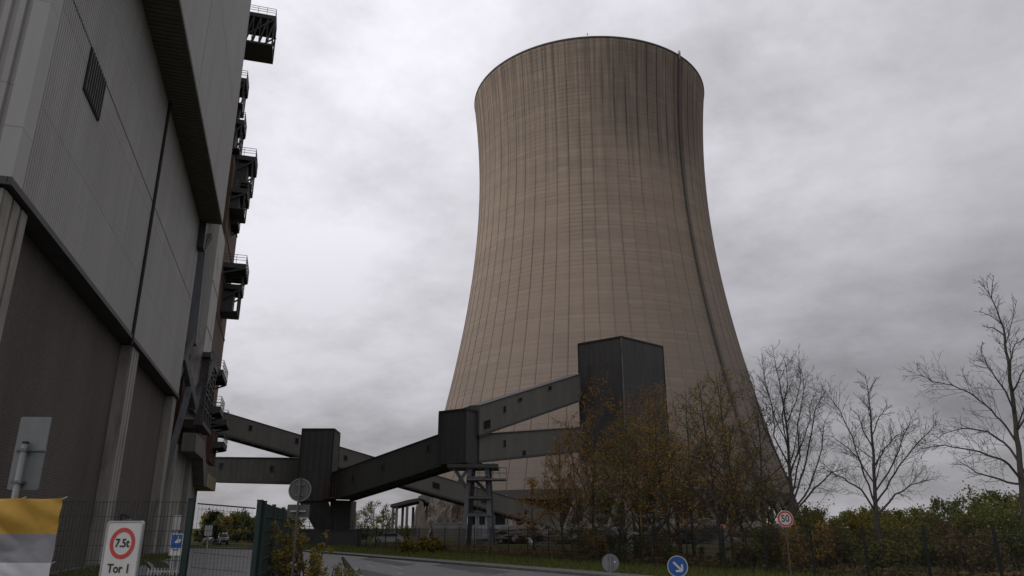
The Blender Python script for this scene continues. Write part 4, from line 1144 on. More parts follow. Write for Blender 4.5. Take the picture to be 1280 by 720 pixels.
shaped_tree('bare_tree', 'bare many-branched tree rising behind the round speed limit sign', b.y,
   [(990,690),(991,640),(987,580),(983,530),(975,480),(966,437)],
   [([(990,630),(1006,585),(1014,540),(1020,510),(1033,487)],1.0),([(989,610),(972,570),(955,535),(946,500),(940,470)],-.8),([(988,590),(1003,555),(1013,525),(1012,505)],-1.2),
    ([(985,560),(968,520),(958,480),(952,452)],1.1),([(991,645),(1018,610),(1040,590),(1058,585)],1.5),([(983,530),(996,500),(1001,470),(999,450)],.5),([(991,650),(970,620),(950,600),(935,590)],1.2),([(989,620),(1000,570),(997,530),(1005,490),(1002,462)],.9),([(987,585),(968,545),(966,510),(955,475)],-1.4),([(990,640),(1012,610),(1028,560),(1031,525)],-1.1),([(986,570),(978,520),(985,480),(982,455)],1.3)],31,.13,GB,10,1.0)
b = FL(1094,2.2)
shaped_tree('bare_tree', 'bare spreading tree with a straight leader above the bushes, middle of the right-hand trees', b.y,
   [(1096,700),(1095,640),(1093,600),(1090,540),(1087,505),(1082,470)],
   [([(1094,632),(1081,595),(1066,548),(1050,515),(1030,487)],.9),([(1094,630),(1114,600),(1130,574),(1152,548),(1172,530)],-.8),([(1095,645),(1120,618),(1140,606),(1158,600)],1.3),
    ([(1095,640),(1076,612),(1055,598),(1028,585)],-1.0),([(1092,585),(1107,560),(1120,545),(1136,535)],.9),([(1091,560),(1078,535),(1070,515)],-.8),([(1090,545),(1100,520),(1110,506)],.6),([(1094,615),(1118,577),(1126,555),(1140,520)],-1.6),([(1093,605),(1074,575),(1060,560),(1040,545)],1.8)],32,.12,GB,8)
b = FL(1276,2.4)
shaped_tree('bare_tree', 'large bare tree with long upswept limbs and bent leader at the right edge', b.y,
   [(1280,700),(1279,620),(1273,560),(1266,500),(1260,450),(1254,410),(1243,380),(1229,356)],
   [([(1278,600),(1262,580),(1245,571),(1215,563),(1180,556),(1152,562)],-.9),([(1273,556),(1258,532),(1240,514),(1215,493),(1190,480),(1165,477),(1150,468)],.8),
    ([(1268,520),(1256,490),(1243,470),(1232,452),(1226,440)],-.9),([(1270,540),(1290,505),(1305,480)],.5),([(1278,595),(1300,560),(1322,530),(1340,500)],-.8),([(1259,455),(1270,430),(1284,418)],.6),
    ([(1255,420),(1240,410),(1228,408)],.5),([(1275,580),(1255,552),(1235,540),(1205,535),(1178,542)],1.8),([(1264,490),(1276,468),(1290,455)],-.7),([(1278,605),(1250,600),(1220,590),(1195,573)],1.6)],33,.125,GB,5)

def shrub(name, label, base, w, h, seed, pal, nleaf, lsize, group, stems=7, cat='bush', depth=.6):
    rr = random.Random(seed); base = Vector(base); root = thing(name, label, cat, base, 0, group)
    sm = MB(); tips = []
    for i in range(stems):
        a = rr.uniform(0,2*PI); k = rr.uniform(.1,.5)
        q, rad = limb(base+Vector((math.cos(a)*w*.15,math.sin(a)*w*.15*depth,-.04)), Vector((math.cos(a)*k*w/h,math.sin(a)*k*w/h*depth,1)), h*rr.uniform(.7,1.0), .03, .008, rr, 5, .14, .02)
        sm.tube(q, rad, 4, False); twigs(sm, q, max(5,int(h/.22)), min(w,h)*.36, .009, rr, 1, tips, .12, .04, (30,75))
    sm.build('stems', M['twig'], root)
    lm = MB(); leaves(lm, tips, nleaf, lsize, rr, min(w,h)*.14); lm.build('foliage', M[pal], root)
    return root
GBU = 'bushes behind the right-hand fence'
bush = [ # px, off, top py, width m, palette, label
 (1022,6.0,654,4.0,'leaf_green','green bush right of the narrow yellow board'),
 (1050,8.0,640,5.0,'leaf_olive','taller olive bush left of the middle bare tree'),
 (1082,5.0,650,4.2,'leaf_olive','broad olive bush at the foot of the middle bare tree'),
 (1112,9.0,642,5.0,'leaf_yellow','yellowish-green bush right behind the middle bare tree'),
 (1130,4.6,658,4.0,'leaf_olive','low olive-brown bush right of the middle bare tree'),
 (1160,9.5,642,4.6,'leaf_olive','olive bush between the middle and the right bare tree'),
 (1178,5.0,654,3.6,'leaf_red','brown half-withered bush between the two fence posts on the right'),
 (1205,8.0,637,4.4,'leaf_dark','dark round-topped bush left of the big right bare tree'),
 (1238,6.0,630,4.0,'leaf_green','bright green bush left of the big right trunk'),
 (1268,9.0,626,4.4,'leaf_olive','olive bush at the right edge behind the big trunk'),
 (1040,3.2,668,2.6,'leaf_red','low brown bramble against the fence right of the speed limit sign'),
 (1105,2.4,672,2.4,'leaf_olive','low olive bramble against the fence below the middle bare tree'),
 (1215,3.0,664,2.6,'leaf_red','low brown bramble against the fence near the right-hand edge')]
for i,(px,off,tp,w,pal,lab) in enumerate(bush):
    b = FL(px,off); h = Htop(tp,b)
    shrub('leafy_bush', lab, b, w, max(h,.9), 200+i, pal, int(3000*w/3.5*max(h,1.2)/2.0), .125, GBU)
GLOW = 'undergrowth shrubs beneath the autumn trees'
low = [(722,1.8,658,'leaf_olive','low olive shrub at the left end beneath the autumn trees'),(757,2.0,664,'leaf_brown','small brown shrub beneath the orange-leaved tree'),
 (786,1.6,660,'leaf_dark','dark green shrub beneath the tall black transfer tower'),(818,2.2,658,'leaf_red','red-brown shrub right of the yellow marker pole'),
 (852,1.8,680,'leaf_olive','low olive shrub above the blue arrow sign'),(912,2.0,680,'leaf_dark','dark shrub right of the gravel heap'),
 (942,1.7,656,'leaf_red','red-brown shrub left of the round speed limit sign'),(972,2.2,660,'leaf_olive','olive shrub just behind the round speed limit sign'),(1003,1.8,656,'leaf_brown','brown shrub just right of the round speed limit sign')]
for i,(px,off,tp,pal,lab) in enumerate(low):
    b = FL(px,off); shrub('undergrowth_shrub', lab, b, 3.0, max(Htop(tp,b),1.0), 240+i, pal, 2000, .12, GLOW, 6)
# clipped hedge bush by the road fence
b = on_ground(529,64)
shrub('hedge_bush', 'rounded yellow-green bush with reddish top at the roadside left of the trestle', (b.x,64,.1), 4.4, at(529,671,64).z, 260, 'leaf_yellow', 5200, .2, None, 12)
shrub('yellow_bush', 'slim yellow-green bush growing between the canopy and the white parked car', on_ground(506,150), 3.2, at(506,655,150).z, 261, 'leaf_olive', 700, .35, None, 8)
# yellowing bush by the gate
b = on_ground(380,13.2)
shrub('gate_bush', 'yellowing bush in front of the green gate fence around the sign post', (b.x,13.2,0), 0.62, at(378,640,13.2).z, 262, 'leaf_yellow', 6000, .06, None, 26, 'bush', .9)
# climbing weed beside the round sign, weeds on the island
for i,(px,Y,top,w,lab) in enumerate(((432,30,702,.7,'straggly weed growing on the traffic island kerb'),(438,26,708,.8,'second straggly weed nearer on the traffic island'),(405,15.5,697,.9,'low weedy shrub spilling from the gate bush onto the road edge'))):
    p = on_ground(px,Y,.1); shrub('roadside_weed', lab, p, w, max(.35,at(px,top,Y).z-.1), 270+i, 'leaf_olive' if i else 'leaf_yellow', 260, .07, 'weeds at the road edge', 5, 'weed')

# far trees: each one its own crown
def far_tree(label, base, w, h, seed, pal, n, lsize, group):
    rr = random.Random(seed); base = Vector(base); root = thing('far_tree', label, 'tree', base, 0, group)
    tm = MB(); tips = []; cmb = MB()
    q, rad = limb(base, Vector((0,0,1)), h*.9, h*.018, .04, rr, 6, .05, .02); tm.tube(q, rad, 6)
    for i in range(9):
        p, d = point_on(q, .10+.85*i/9); az = rr.uniform(0,2*PI); L = w*.5*rr.uniform(.6,1.0)
        e, er = limb(p, Vector((math.cos(az),math.sin(az),rr.uniform(.5,1.1))), L, .09, .03, rr, 4, .15, .03); tm.tube(e, er, 4, False)
        twigs(cmb, e, 6, L*.5, .03, rr, 1, tips, .2)
    tm.build('trunk', M['bark'], root); cmb.build('twigs', M['twig'], root)
    lm = MB(); leaves(lm, tips, n, lsize, rr, w*.13); lm.build('crown', M[pal], root)
GF = 'far trees beyond the yard on the left'; GM = 'far trees behind the canopy'; GR = 'far trees on the right horizon'
farl = [(262,96,640,'leaf_dark','dark narrow far tree against the boiler house base'),(270,150,650,'leaf_yellow','far yellow-orange tree beside the boiler house base'),(283,165,649,'leaf_olive','far olive tree second from the boiler house base'),(297,180,650,'leaf_dark','far dark tree in the middle above the gate leaf'),
 (312,190,648,'leaf_green','far green tree left of the gate post'),(329,170,645,'leaf_olive','far olive tree just right of the gate post'),(345,180,646,'leaf_green','far green tree behind the green fence run'),(362,190,645,'leaf_olive','far olive tree left of the round sign back')]
for i,(px,Y,tp,pal,lab) in enumerate(farl): far_tree(lab, on_ground(px,Y), 7 if Y>100 else 3, at(px,tp,Y).z, 300+i, pal, 2600, .5 if Y>100 else .25, GF)
farm = [(444,240,636,'leaf_green','thin-leaved far tree right beside the flat-faced transfer tower'),(456,230,628,'leaf_olive','taller olive far tree right of the flat-faced transfer tower'),(466,245,627,'leaf_green','tallest thin-leaved far tree left of the columned canopy'),(478,235,630,'leaf_olive','far olive tree second left of the columned canopy'),(487,228,640,'leaf_green','lower far tree touching the columned canopy')]
for i,(px,Y,tp,pal,lab) in enumerate(farm): far_tree(lab, on_ground(px,Y), 7, at(px,tp,Y).z, 320+i, 'leaf_olive', 900, .4, GM)
farr = [(1003,200,650,'leaf_olive'),(1030,190,650,'leaf_dark'),(1062,185,646,'leaf_green'),(1096,180,650,'leaf_olive'),(1128,190,647,'leaf_dark'),(1160,200,646,'leaf_olive'),(1190,170,637,'leaf_dark'),(1214,160,630,'leaf_olive'),(1242,150,628,'leaf_green'),(1268,150,626,'leaf_dark'),(1300,150,626,'leaf_olive')]
rl_ = ['olive far tree nearest the cooling tower on the right horizon','dark far tree left of the middle bare tree','green far tree just left of the middle bare tree','olive far tree behind the middle bare trunk','dark far tree right of the middle bare trunk','olive far tree midway between the two right bare trees','dark far tree right of the gap between bare trees','taller olive far tree left of the big right bare tree','green far tree behind the limbs of the big right bare tree','dark far tree behind the big right trunk','olive far tree at the far right edge']
for i,(px,Y,tp,pal) in enumerate(farr): far_tree(rl_[i], on_ground(px,Y), 9, at(px,tp,Y).z, 340+i, pal, 2400, .55, GR)

GH = 'far bushes along the yard edge'
for i,(px,Y,tp,pal,lab) in enumerate(((258,112,662,'leaf_dark','dark far bush at the foot of the boiler house'),(272,125,660,'leaf_olive','far olive bush behind the parked cars'),(288,118,664,'leaf_dark','dark far bush right of the parked cars'),(303,124,663,'leaf_brown','brown far bush at the middle of the yard edge'),(318,116,665,'leaf_dark','dark far bush behind the right gate post'),(336,124,662,'leaf_olive','far olive bush behind the green fence run'),(354,118,664,'leaf_dark','dark far bush left of the round sign post'),(372,124,662,'leaf_green','far green bush behind the round sign post'))):
    shrub('far_bush', lab, on_ground(px,Y), 5.5, at(px,tp,Y).z+.3, 400+i, pal, 1500, .33, GH, 9)
for i,(px,Y,tp,pal,lab) in enumerate(((446,150,662,'leaf_dark','dark far bush beside the pale height gauge'),(460,160,660,'leaf_olive','far olive bush left of the white parked car'),(476,165,662,'leaf_green','far green bush behind the white parked car'))):
    shrub('far_bush', lab, on_ground(px,Y), 6, at(px,tp,Y).z+.3, 420+i, pal, 1500, .38, 'far bushes by the canopy', 9)
# grass on the verge and at the fence foot; brambles under the trees
rr = random.Random(77)
g = MB()
vline = offset(KERB,1.5); vline2 = offset(KERB,8.5)
for i in range(26000):
    k = rr.uniform(2.4,10.5); j = int(k); f = k-j; u = rr.random()**1.2
    a = Vector((*vline[j],0)).lerp(Vector((*vline[j+1],0)),f); b = Vector((*vline2[j],0)).lerp(Vector((*vline2[j+1],0)),f)
    p = a.lerp(b,u)+Vector((0,0,.11)); h = rr.uniform(.06,.20)*(1+1.2*u); w = rr.uniform(.02,.045); az = rr.uniform(0,PI); s = Vector((math.cos(az),math.sin(az),0))*w
    g.add([p-s,p+s,p+Vector((rr.uniform(-.08,.08),rr.uniform(-.08,.08),h))],[(0,1,2)])
tag(g.build('grass', M['blade']), kind='stuff')
g = MB()
for i in range(9000):
    s_ = rr.uniform(0,62); off = rr.uniform(.6,7); p = Vector((16.4-.52*s_+.857*off,27.5+.857*s_+.52*off,.0))
    hh = rr.uniform(.1,.55); a = rdir(rr); b = a.orthogonal().normalized(); c = p+Vector((0,0,hh)); z = rr.uniform(.08,.2)
    g.add([c-a*z,c+b*z*.5,c+a*z,c-b*z*.5],[(0,1,2,3)])
tag(g.build('brambles', M['leaf_red']), kind='stuff')
g = MB()
for i in range(5000):
    # yard edge grass beside the building and by the gate
    t = rr.uniform(24,70); y = -rr.uniform(.2,2.6); p = BASE+WU*t-WN*y; h = rr.uniform(.08,.35); az = rr.uniform(0,PI); s = Vector((math.cos(az),math.sin(az),0))*.03
    g.add([p-s,p+s,p+Vector((rr.uniform(-.1,.1),rr.uniform(-.1,.1),h))],[(0,1,2)])
tag(g.build('wall_foot_grass', M['blade']), kind='stuff')

# ------------------------------------------------------------------ fences and gate
def mesh_panel(mb, a, b, z0, z1, step=.05, rows=(.2,), w=.005, hw=.008):
    a, b = Vector(a), Vector(b); L = (b-a).length; n = max(2,int(L/step)); d = (b-a)/n
    nn = Vector((-d.y,d.x,0)).normalized()*w/2; t = d.normalized()*w/2
    for i in range(n+1):
        p = a+d*i
        v = [p-t-nn,p+t-nn,p+t+nn,p-t+nn]
        mb.add([(q.x,q.y,a.z+(b.z-a.z)*i/n+z0) for q in v]+[(q.x,q.y,a.z+(b.z-a.z)*i/n+z1) for q in v],[(0,1,5,4),(1,2,6,5),(2,3,7,6),(3,0,4,7)])
    z = z0
    while z <= z1+.001:
        for s in (-1,1): mb.bar(a+Vector((0,0,z))+nn*s*2.2, b+Vector((0,0,z))+nn*s*2.2, hw, hw)
        z += rows[0]
def fence(name, label, pts, H, mat, post_w=.06, step=.05, wire=.005, postH=None, group=None, hw=.008):
    root = thing(name, label, 'fence', pts[0], 0, group)
    for i,p in enumerate(pts):
        p = Vector(p); pm = MB(); pm.box((p.x-post_w/2,p.y-post_w/2,p.z-.05),(p.x+post_w/2,p.y+post_w/2,p.z+(postH or H+.06)))
        pm.box((p.x-post_w/2-.004,p.y-post_w/2-.004,p.z+(postH or H+.06)+.001),(p.x+post_w/2+.004,p.y+post_w/2+.004,p.z+(postH or H+.06)+.012))
        pm.build('post', mat, root)
    for i in range(len(pts)-1):
        mm = MB(); mesh_panel(mm, pts[i], pts[i+1], .06, H, step, (.2,), wire, hw); mm.build('mesh_panel', mat, root)
    return root
# road fence: starts right of the frame, runs away to the left
pts = []
s_ = -8.0
while s_ < 64:
    pts.append((16.4-.52*s_, 27.5+.857*s_, .08)); s_ += 2.5
fence('road_fence', 'long dark green rod-mesh fence along the verge beneath the trees', pts, 2.0, M['fence_dark'], .07, .06, .009, 2.12, None, .012)
# gate at the yard entrance
GY = 11.3
def gx(px, Y=GY): return on_ground(px,Y).x
ztop = at(235,626,GY).z
pL = (gx(236.5),GY,0); pR = (gx(322),GY,0)
ngl = thing('yard_gate', 'green mesh gate leaf closed between two dark green square posts', 'gate', ((pL[0]+pR[0])/2,GY,0))
for p in (pL,pR):
    pm = MB(); pm.box((p[0]-.034,GY-.034,0),(p[0]+.034,GY+.034,ztop)); pm.box((p[0]-.039,GY-.039,ztop+.001),(p[0]+.039,GY+.039,ztop+.015)); pm.build('gate_post', M['green_fence'], ngl)
gm = MB(); za_ = at(250,629.5,GY).z; zb_ = at(318,635.5,GY).z
mesh_panel(gm, (pL[0]+.1,GY,za_-zb_), (pR[0]-.1,GY,0), .1, zb_-.02, .05, (.2,), .0028, .005); gm.build('gate_mesh', M['green_fence'], ngl)
gm = MB(); gm.bar((pL[0]+.08,GY,za_),(pR[0]-.06,GY,zb_),.016,.02); gm.bar((pL[0]+.1,GY,.1),(pR[0]-.1,GY,.1),.03,.04); gm.build('gate_frame', M['green_fence'], ngl)
# fence run left of the gate
pts = [(gx(233),GY+.02,0)]
for k in range(1,5): pts.append((gx(233)-2.5*k, GY+.02-.06*k, 0))
fence('yard_fence', 'green rod-mesh fence run left of the gate carrying the striped banner', pts[0:], at(150,625.5,GY).z, M['green_fence'], .05, .05, .0045, at(150,625.5,GY).z+.02, None, .007)
# fence run going away from the right gate post
pts = [(pR[0]+.05,GY+.06,0),(-4.02,13.1,0),(-4.39,14.9,0),(-5.1,17.7,0),(-5.86,20.6,0)]
fence('side_fence', 'green rod-mesh fence run leading away from the right gate post', pts, ztop-.03, M['green_fence'], .05, .025, .009, ztop-.01, None, .012)
# small white railing by the building
wr = MB(); p = on_ground(193,24); q = on_ground(232,24)
for z in (.25,.85): wr.bar((p.x,24,z),(q.x,24,z),.04,.05)
for k in range(11): wr.bar((p.x+(q.x-p.x)*k/10,24,0),(p.x+(q.x-p.x)*k/10,24,.95),.035)
tag(wr.build('low_railing', M['galv'], None, origin=((p.x+q.x)/2,24,0)), 'low pale railing on the grass below the blue notice board', 'railing')

# ------------------------------------------------------------------ signs
def text_mesh(s, size, mat, parent, M4, name='lettering', ext=.002, bold=0.0):
    cu = bpy.data.curves.new(name, 'FONT'); cu.body = s; cu.size = size; cu.align_x = 'CENTER'; cu.align_y = 'CENTER'; cu.extrude = ext; cu.offset = bold; cu.resolution_u = 3
    to = bpy.data.objects.new('tmp_text', cu); COL.objects.link(to)
    bpy.context.view_layer.update()
    me = bpy.data.meshes.new_from_object(to.evaluated_get(bpy.context.evaluated_depsgraph_get())); bpy.data.objects.remove(to); bpy.data.curves.remove(cu)
    me.transform(M4); me.materials.clear(); me.materials.append(mat); me.name = name
    o = bpy.data.objects.new(name, me); COL.objects.link(o); o.parent = parent; ROOT[o.name] = ROOT[parent.name]; return o
# every sign is modelled in its own frame: x across, y back (face looks to -y), z up
FACE = Matrix.Rotation(R(90), 4, 'X')
def sign_post(root, x, y, z0, z1, r=.03, mat='galv'):
    m = MB(); m.tube([(x,y,z0),(x,y,z1)], r, 10); m.tube([(x,y,z1+.001),(x,y,z1+.015)], r*1.1, 10); return m.build('post', M[mat], root, local=True, smooth=False)

def rounded(w, h, r, n=5):
    pts = []
    for (cx,cz,a0) in ((w/2-r,h/2-r,0),(-w/2+r,h/2-r,90),(-w/2+r,-h/2+r,180),(w/2-r,-h/2+r,270)):
        for k in range(n+1):
            a = R(a0+90*k/n); pts.append((cx+r*math.cos(a), cz+r*math.sin(a)))
    return pts
# weight limit board
SY = 10.2; c0 = at(153,679,SY)
ws = thing('weight_limit_board', 'white board with red-ringed 7.5t limit and Tor 1 lettering', 'traffic sign', (c0.x,SY,0), R(-15))
W_, H_ = .535, .86; zc = at(155,652.5,SY).z-H_/2
m = MB(); m.prism([(x,0,zc+z) for x,z in rounded(W_,H_,.035)],(0,.022,0)); recalc(m.build('board', M['white_sign'], ws, local=True))
m = MB()
po = rounded(W_+.03,H_+.03,.045); pi_ = rounded(W_-.012,H_-.012,.03); n = len(po)
vs = [(x,-.006,zc+z) for x,z in po]+[(x,-.006,zc+z) for x,z in pi_]+[(x,.03,zc+z) for x,z in po]+[(x,-.001,zc+z) for x,z in pi_]
m.add(vs,[(k,(k+1)%n,n+(k+1)%n,n+k) for k in range(n)]+[(k,2*n+k,2*n+(k+1)%n,(k+1)%n) for k in range(n)]+[(n+k,n+(k+1)%n,3*n+(k+1)%n,3*n+k) for k in range(n)])
recalc(m.build('board_frame', M['galv'], ws, local=True))
zr_ = c0.z
m = MB(); m.disc((0,-.004,zr_),(0,-1,0),0.192,.004,48,0,.142); recalc(m.build('red_ring', M['red_sign'], ws, local=True))
text_mesh('7.5t', .142, M['ink'], ws, Matrix.Translation((0,-.004,zr_-.002)) @ FACE, 'lettering', .0015, .003)
text_mesh('Tor 1', .150, M['ink'], ws, Matrix.Translation((0,-.004,at(150,711,SY).z)) @ FACE, 'lettering', .0015, .003)
for x in (-.2,.2): sign_post(ws, x, .055, 0, zc+H_/2-.06)
m = MB()
for z in (zc+.27,zc-.25):
    m = MB(); m.box((-.24,.023,z-.015),(.24,.03,z+.015)); m.build('clamp', M['steel_grey'], ws, local=True)

# big back of a sign behind the banner
SY = 11.9; c0 = at(36.5,566,SY)
bs = thing('sign_back', 'tall grey metal sign seen from behind on a thick grey pole above the banner', 'traffic sign', (at(27,600,SY).x,SY,0), R(4))
wd = at(55,566,SY).x-at(18,566,SY).x; ht = at(36,520,SY).z-at(36,611,SY).z
m = MB(); m.prism([(x+wd*.08,-.0,c0.z+z) for x,z in rounded(wd*1.0,ht,.03)],(0,.025,0)); recalc(m.build('plate', M['sign_back'], bs, local=True))
sign_post(bs, -.01, -.075, 0, at(32,557,SY).z, .046, 'galv')
m = MB(); z1 = at(32,563,SY).z; z2 = at(27,603,SY).z
m.box((-.16,-.028,z1-.014),(.30,-.002,z1+.014)); m.box((-.065,-.13,z1-.02),(.05,-.03,z1+.02)); m.build('clamp', M['steel_grey'], bs, local=True)
m = MB(); m.box((-.09,-.13,z2-.02),(.07,-.002,z2+.02)); m.build('clamp', M['steel_grey'], bs, local=True)
m = MB(); m.tube([(-.01,-.075,at(32,557,SY).z+.016),(-.01,-.075,at(32,555,SY).z+.03)],.052,10); m.build('pole_cap', M['ink'], bs, local=True)

# striped banner hung on the fence
BY = GY-.07
bn = thing('striped_banner', 'creased cloth banner in yellow, grey and white bands hanging on the fence', 'banner', (gx(20,BY),BY,0))
xr = at(80,623,BY).x; xl = xr-2.6; zt_ = at(60,622.5,BY).z
def cloth(z_hi, z_lo, mat, name, seed):
    m = MB(); nx, nz = 70, 16; vs = []
    for j in range(nz+1):
        for i in range(nx+1):
            x = xl+(xr-xl)*i/nx; z = z_hi+(z_lo-z_hi)*j/nz
            d = .08*noise.noise(Vector((x*1.6+z*2.2, z*1.1, 3)))+.085*math.sin((x*5.2+z*7.5)+2*noise.noise(Vector((x*1.1,z*1.3,9))))*noise.noise(Vector((x*1.3,z*1.5,5)))
            d += .06*max(0,noise.noise(Vector((x*2.3+z*3.6, (x-z)*.8, 7))))
            vs.append((x, BY-.012-abs(d)*.9, z-.03*math.sin(PI*((x-xr)/.65%1))*(1 if j == 0 and name == 'yellow_band' else 0)*.5))
    m.add(vs, [(j*(nx+1)+i,(j+1)*(nx+1)+i,(j+1)*(nx+1)+i+1,j*(nx+1)+i+1) for j in range(nz) for i in range(nx)])
    return m.build(name, mat, bn, smooth=True)
z1_ = at(70,667.5,BY).z; z2_ = at(66,703.5,BY).z
cloth(zt_, z1_, M['yellow_cloth'], 'yellow_band', 1); cloth(z1_, z2_, M['grey_cloth'], 'grey_band', 2); cloth(z2_, z2_-.75, M['white_cloth'], 'white_band', 3)
for k in range(5):
    for zz in (zt_,z2_):
        x = xr-.02-k*.6; m = MB(); m.bar((x,BY-.02,zz-.02),(x+.03,BY+.06,zz+.02),.01); m.build('tie', M['white_sign'], bn)

def round_sign(name, label, px, py, Y, dia, kind, rz, plate=False, group=None, back='sign_back'):
    c = at(px,py,Y); root = thing(name, label, 'traffic sign', (c.x,Y,0), rz, group); z = c.z; r = dia/2
    front = kind in ('50','arrow')
    m = MB(); m.disc((0,0,z),(0,-1,0),r,.02,48); m.build('plate', M['white_sign'] if kind == '50' else M['blue_sign'] if kind == 'arrow' else M[back], root, local=True)
    if kind == '50':
        m = MB(); m.disc((0,-.013,z),(0,-1,0),r*.93,.004,48,0,r*.72); recalc(m.build('red_ring', M['red_sign'], root, local=True))
        text_mesh('50', dia*.60, M['ink'], root, Matrix.Translation((0,-.013,z)) @ FACE @ Matrix.Diagonal((.86,1,1,1)), 'lettering', .002, .004)
    elif kind == 'arrow':
        m = MB(); m.disc((0,-.013,z),(0,-1,0),r*1.0,.004,48,0,r*.93); recalc(m.build('white_rim', M['white_sign'], root, local=True))
        m = MB(); d = Vector((.70,0,-.71)).normalized(); s = Vector((d.z,0,-d.x)); c_ = Vector((0,-.013,z)); t = c_+d*r*.60
        poly = [c_-d*r*.60+s*r*.09, t-d*r*.12+s*r*.09]; 
        m.prism([c_-d*r*.58+s*r*.10, c_+d*r*.42+s*r*.10, c_+d*r*.42-s*r*.10, c_-d*r*.58-s*r*.10],(0,-.004,0))
        for q in (1,-1):
            # head strokes
            h = (-d*.87 + s*q*.50).normalized(); w_ = Vector((h.z,0,-h.x)); h2 = Vector((0,0,1)) if q > 0 else Vector((-1,0,0))
            h2 = (-d*.707+s*q*.707); w_ = Vector((h2.z,0,-h2.x))
            m.prism([t+w_*r*.10+Vector((0,-.0006*(q+2),0)), t+h2*r*.62+w_*r*.10+Vector((0,-.0006*(q+2),0)), t+h2*r*.62-w_*r*.10+Vector((0,-.0006*(q+2),0)), t-w_*r*.10+Vector((0,-.0006*(q+2),0))],(0,-.0042,0))
        recalc(m.build('arrow', M['white_sign'], root, local=True))
    else:
        m = MB(); m.disc((0,-.012,z),(0,-1,0),r,.012,48,0,r*.93); recalc(m.build('rolled_rim', M['sign_back'], root, local=True))
    top = z+r*.92 if kind != 'arrow' else z+r*.8
    sign_post(root, 0, .045 if front else -.05, 0, top, .03 if back == 'sign_back' else .02, back)
    for dz in (-r*.45,r*.45):
        m = MB(); m.box((-r*.35, .011 if front else -.03, z+dz-.012),(r*.35, .025 if front else -.0195, z+dz+.012)); m.build('clamp', M['steel_grey'], root, local=True)
    return root, z
p50 = round_sign('speed_limit_sign', 'round white speed limit sign reading 50 in a red ring', 981.5,648.5,27.0,.55,'50',R(-8),back='sign_back_dark')
par = round_sign('arrow_sign', 'round blue sign with white arrow pointing down to the right', 847,708,23.5,.60,'arrow',R(-6))
bk1 = round_sign('round_sign_back', 'round grey sign seen from behind at the road edge left of the blue arrow', 763,703.5,26.0,.56,'back',R(4))
SY2 = 12.4
bk2, zz = round_sign('round_sign_back', 'round grey sign seen from behind with square plate below, beside the green fence', 375,612.5,SY2,.36,'back',R(3),back='sign_back_dark')
m = MB(); cz = at(374,639,SY2).z; w_ = .35; h_ = .205
m.prism([(x,0,cz+z) for x,z in rounded(w_,h_,.02)],(0,.018,0)); recalc(m.build('lower_plate', M['sign_back_dark'], bk2, local=True))
m = MB(); m.box((.02,-.012,cz-h_/2-.012),(.17,-.002,cz-h_/2+.012)); m.box((-.12,-.03,cz-.012),(.12,-.004,cz+.012)); m.build('plate_bracket', M['galv'], bk2, local=True)
# bright sticker on the back of the roadside sign
m = MB(); c_ = at(769,702.5,25.9); m.disc((.14,-.014,c_.z),(0,-1,0),.035,.004,16); m.build('sticker', M['white_sign'], bk1[0], local=True)

# blue notice board with a white bird-like mark, pale notice above it
NY = 24.5; c0 = at(220,681,NY)
nb = thing('blue_notice_board', 'blue and white notice board with white bird mark by the building wall', 'notice board', (c0.x,NY,0), R(-8))
hw = (at(228,681,NY).x-at(212,681,NY).x)/2; zt1 = at(220,667,NY).z; zb1 = at(220,694.5,NY).z
m = MB(); m.box((-hw,0,zb1),(hw,.03,zt1)); m.build('board', M['white_sign'], nb, local=True)
zm = zb1+(zt1-zb1)*.34
m = MB(); m.box((-hw*.82,-.008,zm),(hw*.88,-.001,zt1-.025)); m.build('blue_field', M['blue_sign'], nb, local=True)
m = MB(); cx, cz = .05, zm+(zt1-zm)*.5
s = hw*.55
m.prism([(cx-s*1.0,-.0085,cz-s*.25),(cx-s*.7,-.0085,cz-s*.6),(cx+s*.3,-.0085,cz-s*.62),(cx+s*.9,-.0085,cz-s*.1),(cx+s*1.0,-.0085,cz+s*.55),(cx+s*.55,-.0085,cz+s*.35),(cx+s*.22,-.0085,cz+s*.55),(cx+s*.26,-.0085,cz+s*1.35),(cx-s*.02,-.0085,cz+s*1.4),(cx-s*.06,-.0085,cz+s*.45),(cx-s*.5,-.0085,cz+s*.1)],(0,-.004,0)); recalc(m.build('bird_mark', M['white_sign'], nb, local=True))
m = MB(); m.box((-hw*.5,-.006,zb1+.15),(hw*.55,-.001,zb1+.19)); m.build('dark_line', M['steel_grey'], nb, local=True)
for x in (-hw*.6,hw*.6): sign_post(nb, x, .07, 0, zt1-.05, .03)
z0_, z3_ = at(220,662,NY).z, at(220,644,NY).z
nb2 = thing('pale_notice_board', 'small pale notice board above and behind the blue one', 'notice board', (at(221,653,NY+1.2).x,NY+1.2,0), R(-8))
hw2 = (at(226,653,NY).x-at(215,653,NY).x)/2
m = MB(); m.box((-hw2,0,at(220,662,NY+1.2).z),(hw2,.03,at(220,644,NY+1.2).z)); m.build('board', M['galv'], nb2, local=True)
sign_post(nb2, 0, .07, 0, z3_-.1, .035)
NY3 = 40; nb3 = thing('white_notice_board', 'white notice board divided in four on a post before the far yard trees', 'notice board', (at(260.5,663,NY3).x,NY3,0), R(-4))
hw3 = (at(265.5,660,NY3).x-at(255.5,660,NY3).x)/2; za3, zb3 = at(260,670,NY3).z, at(260,656.5,NY3).z
m = MB()
for i in (0,1):
    for j in (0,1): m.box((-hw3+hw3*i+.01,0,za3+(zb3-za3)/2*j+.01),(-hw3+hw3*(i+1)-.01,.02,za3+(zb3-za3)/2*(j+1)-.01))
m.build('boards', M['white_sign'], nb3, local=True); sign_post(nb3, 0, .05, 0, zb3, .035)

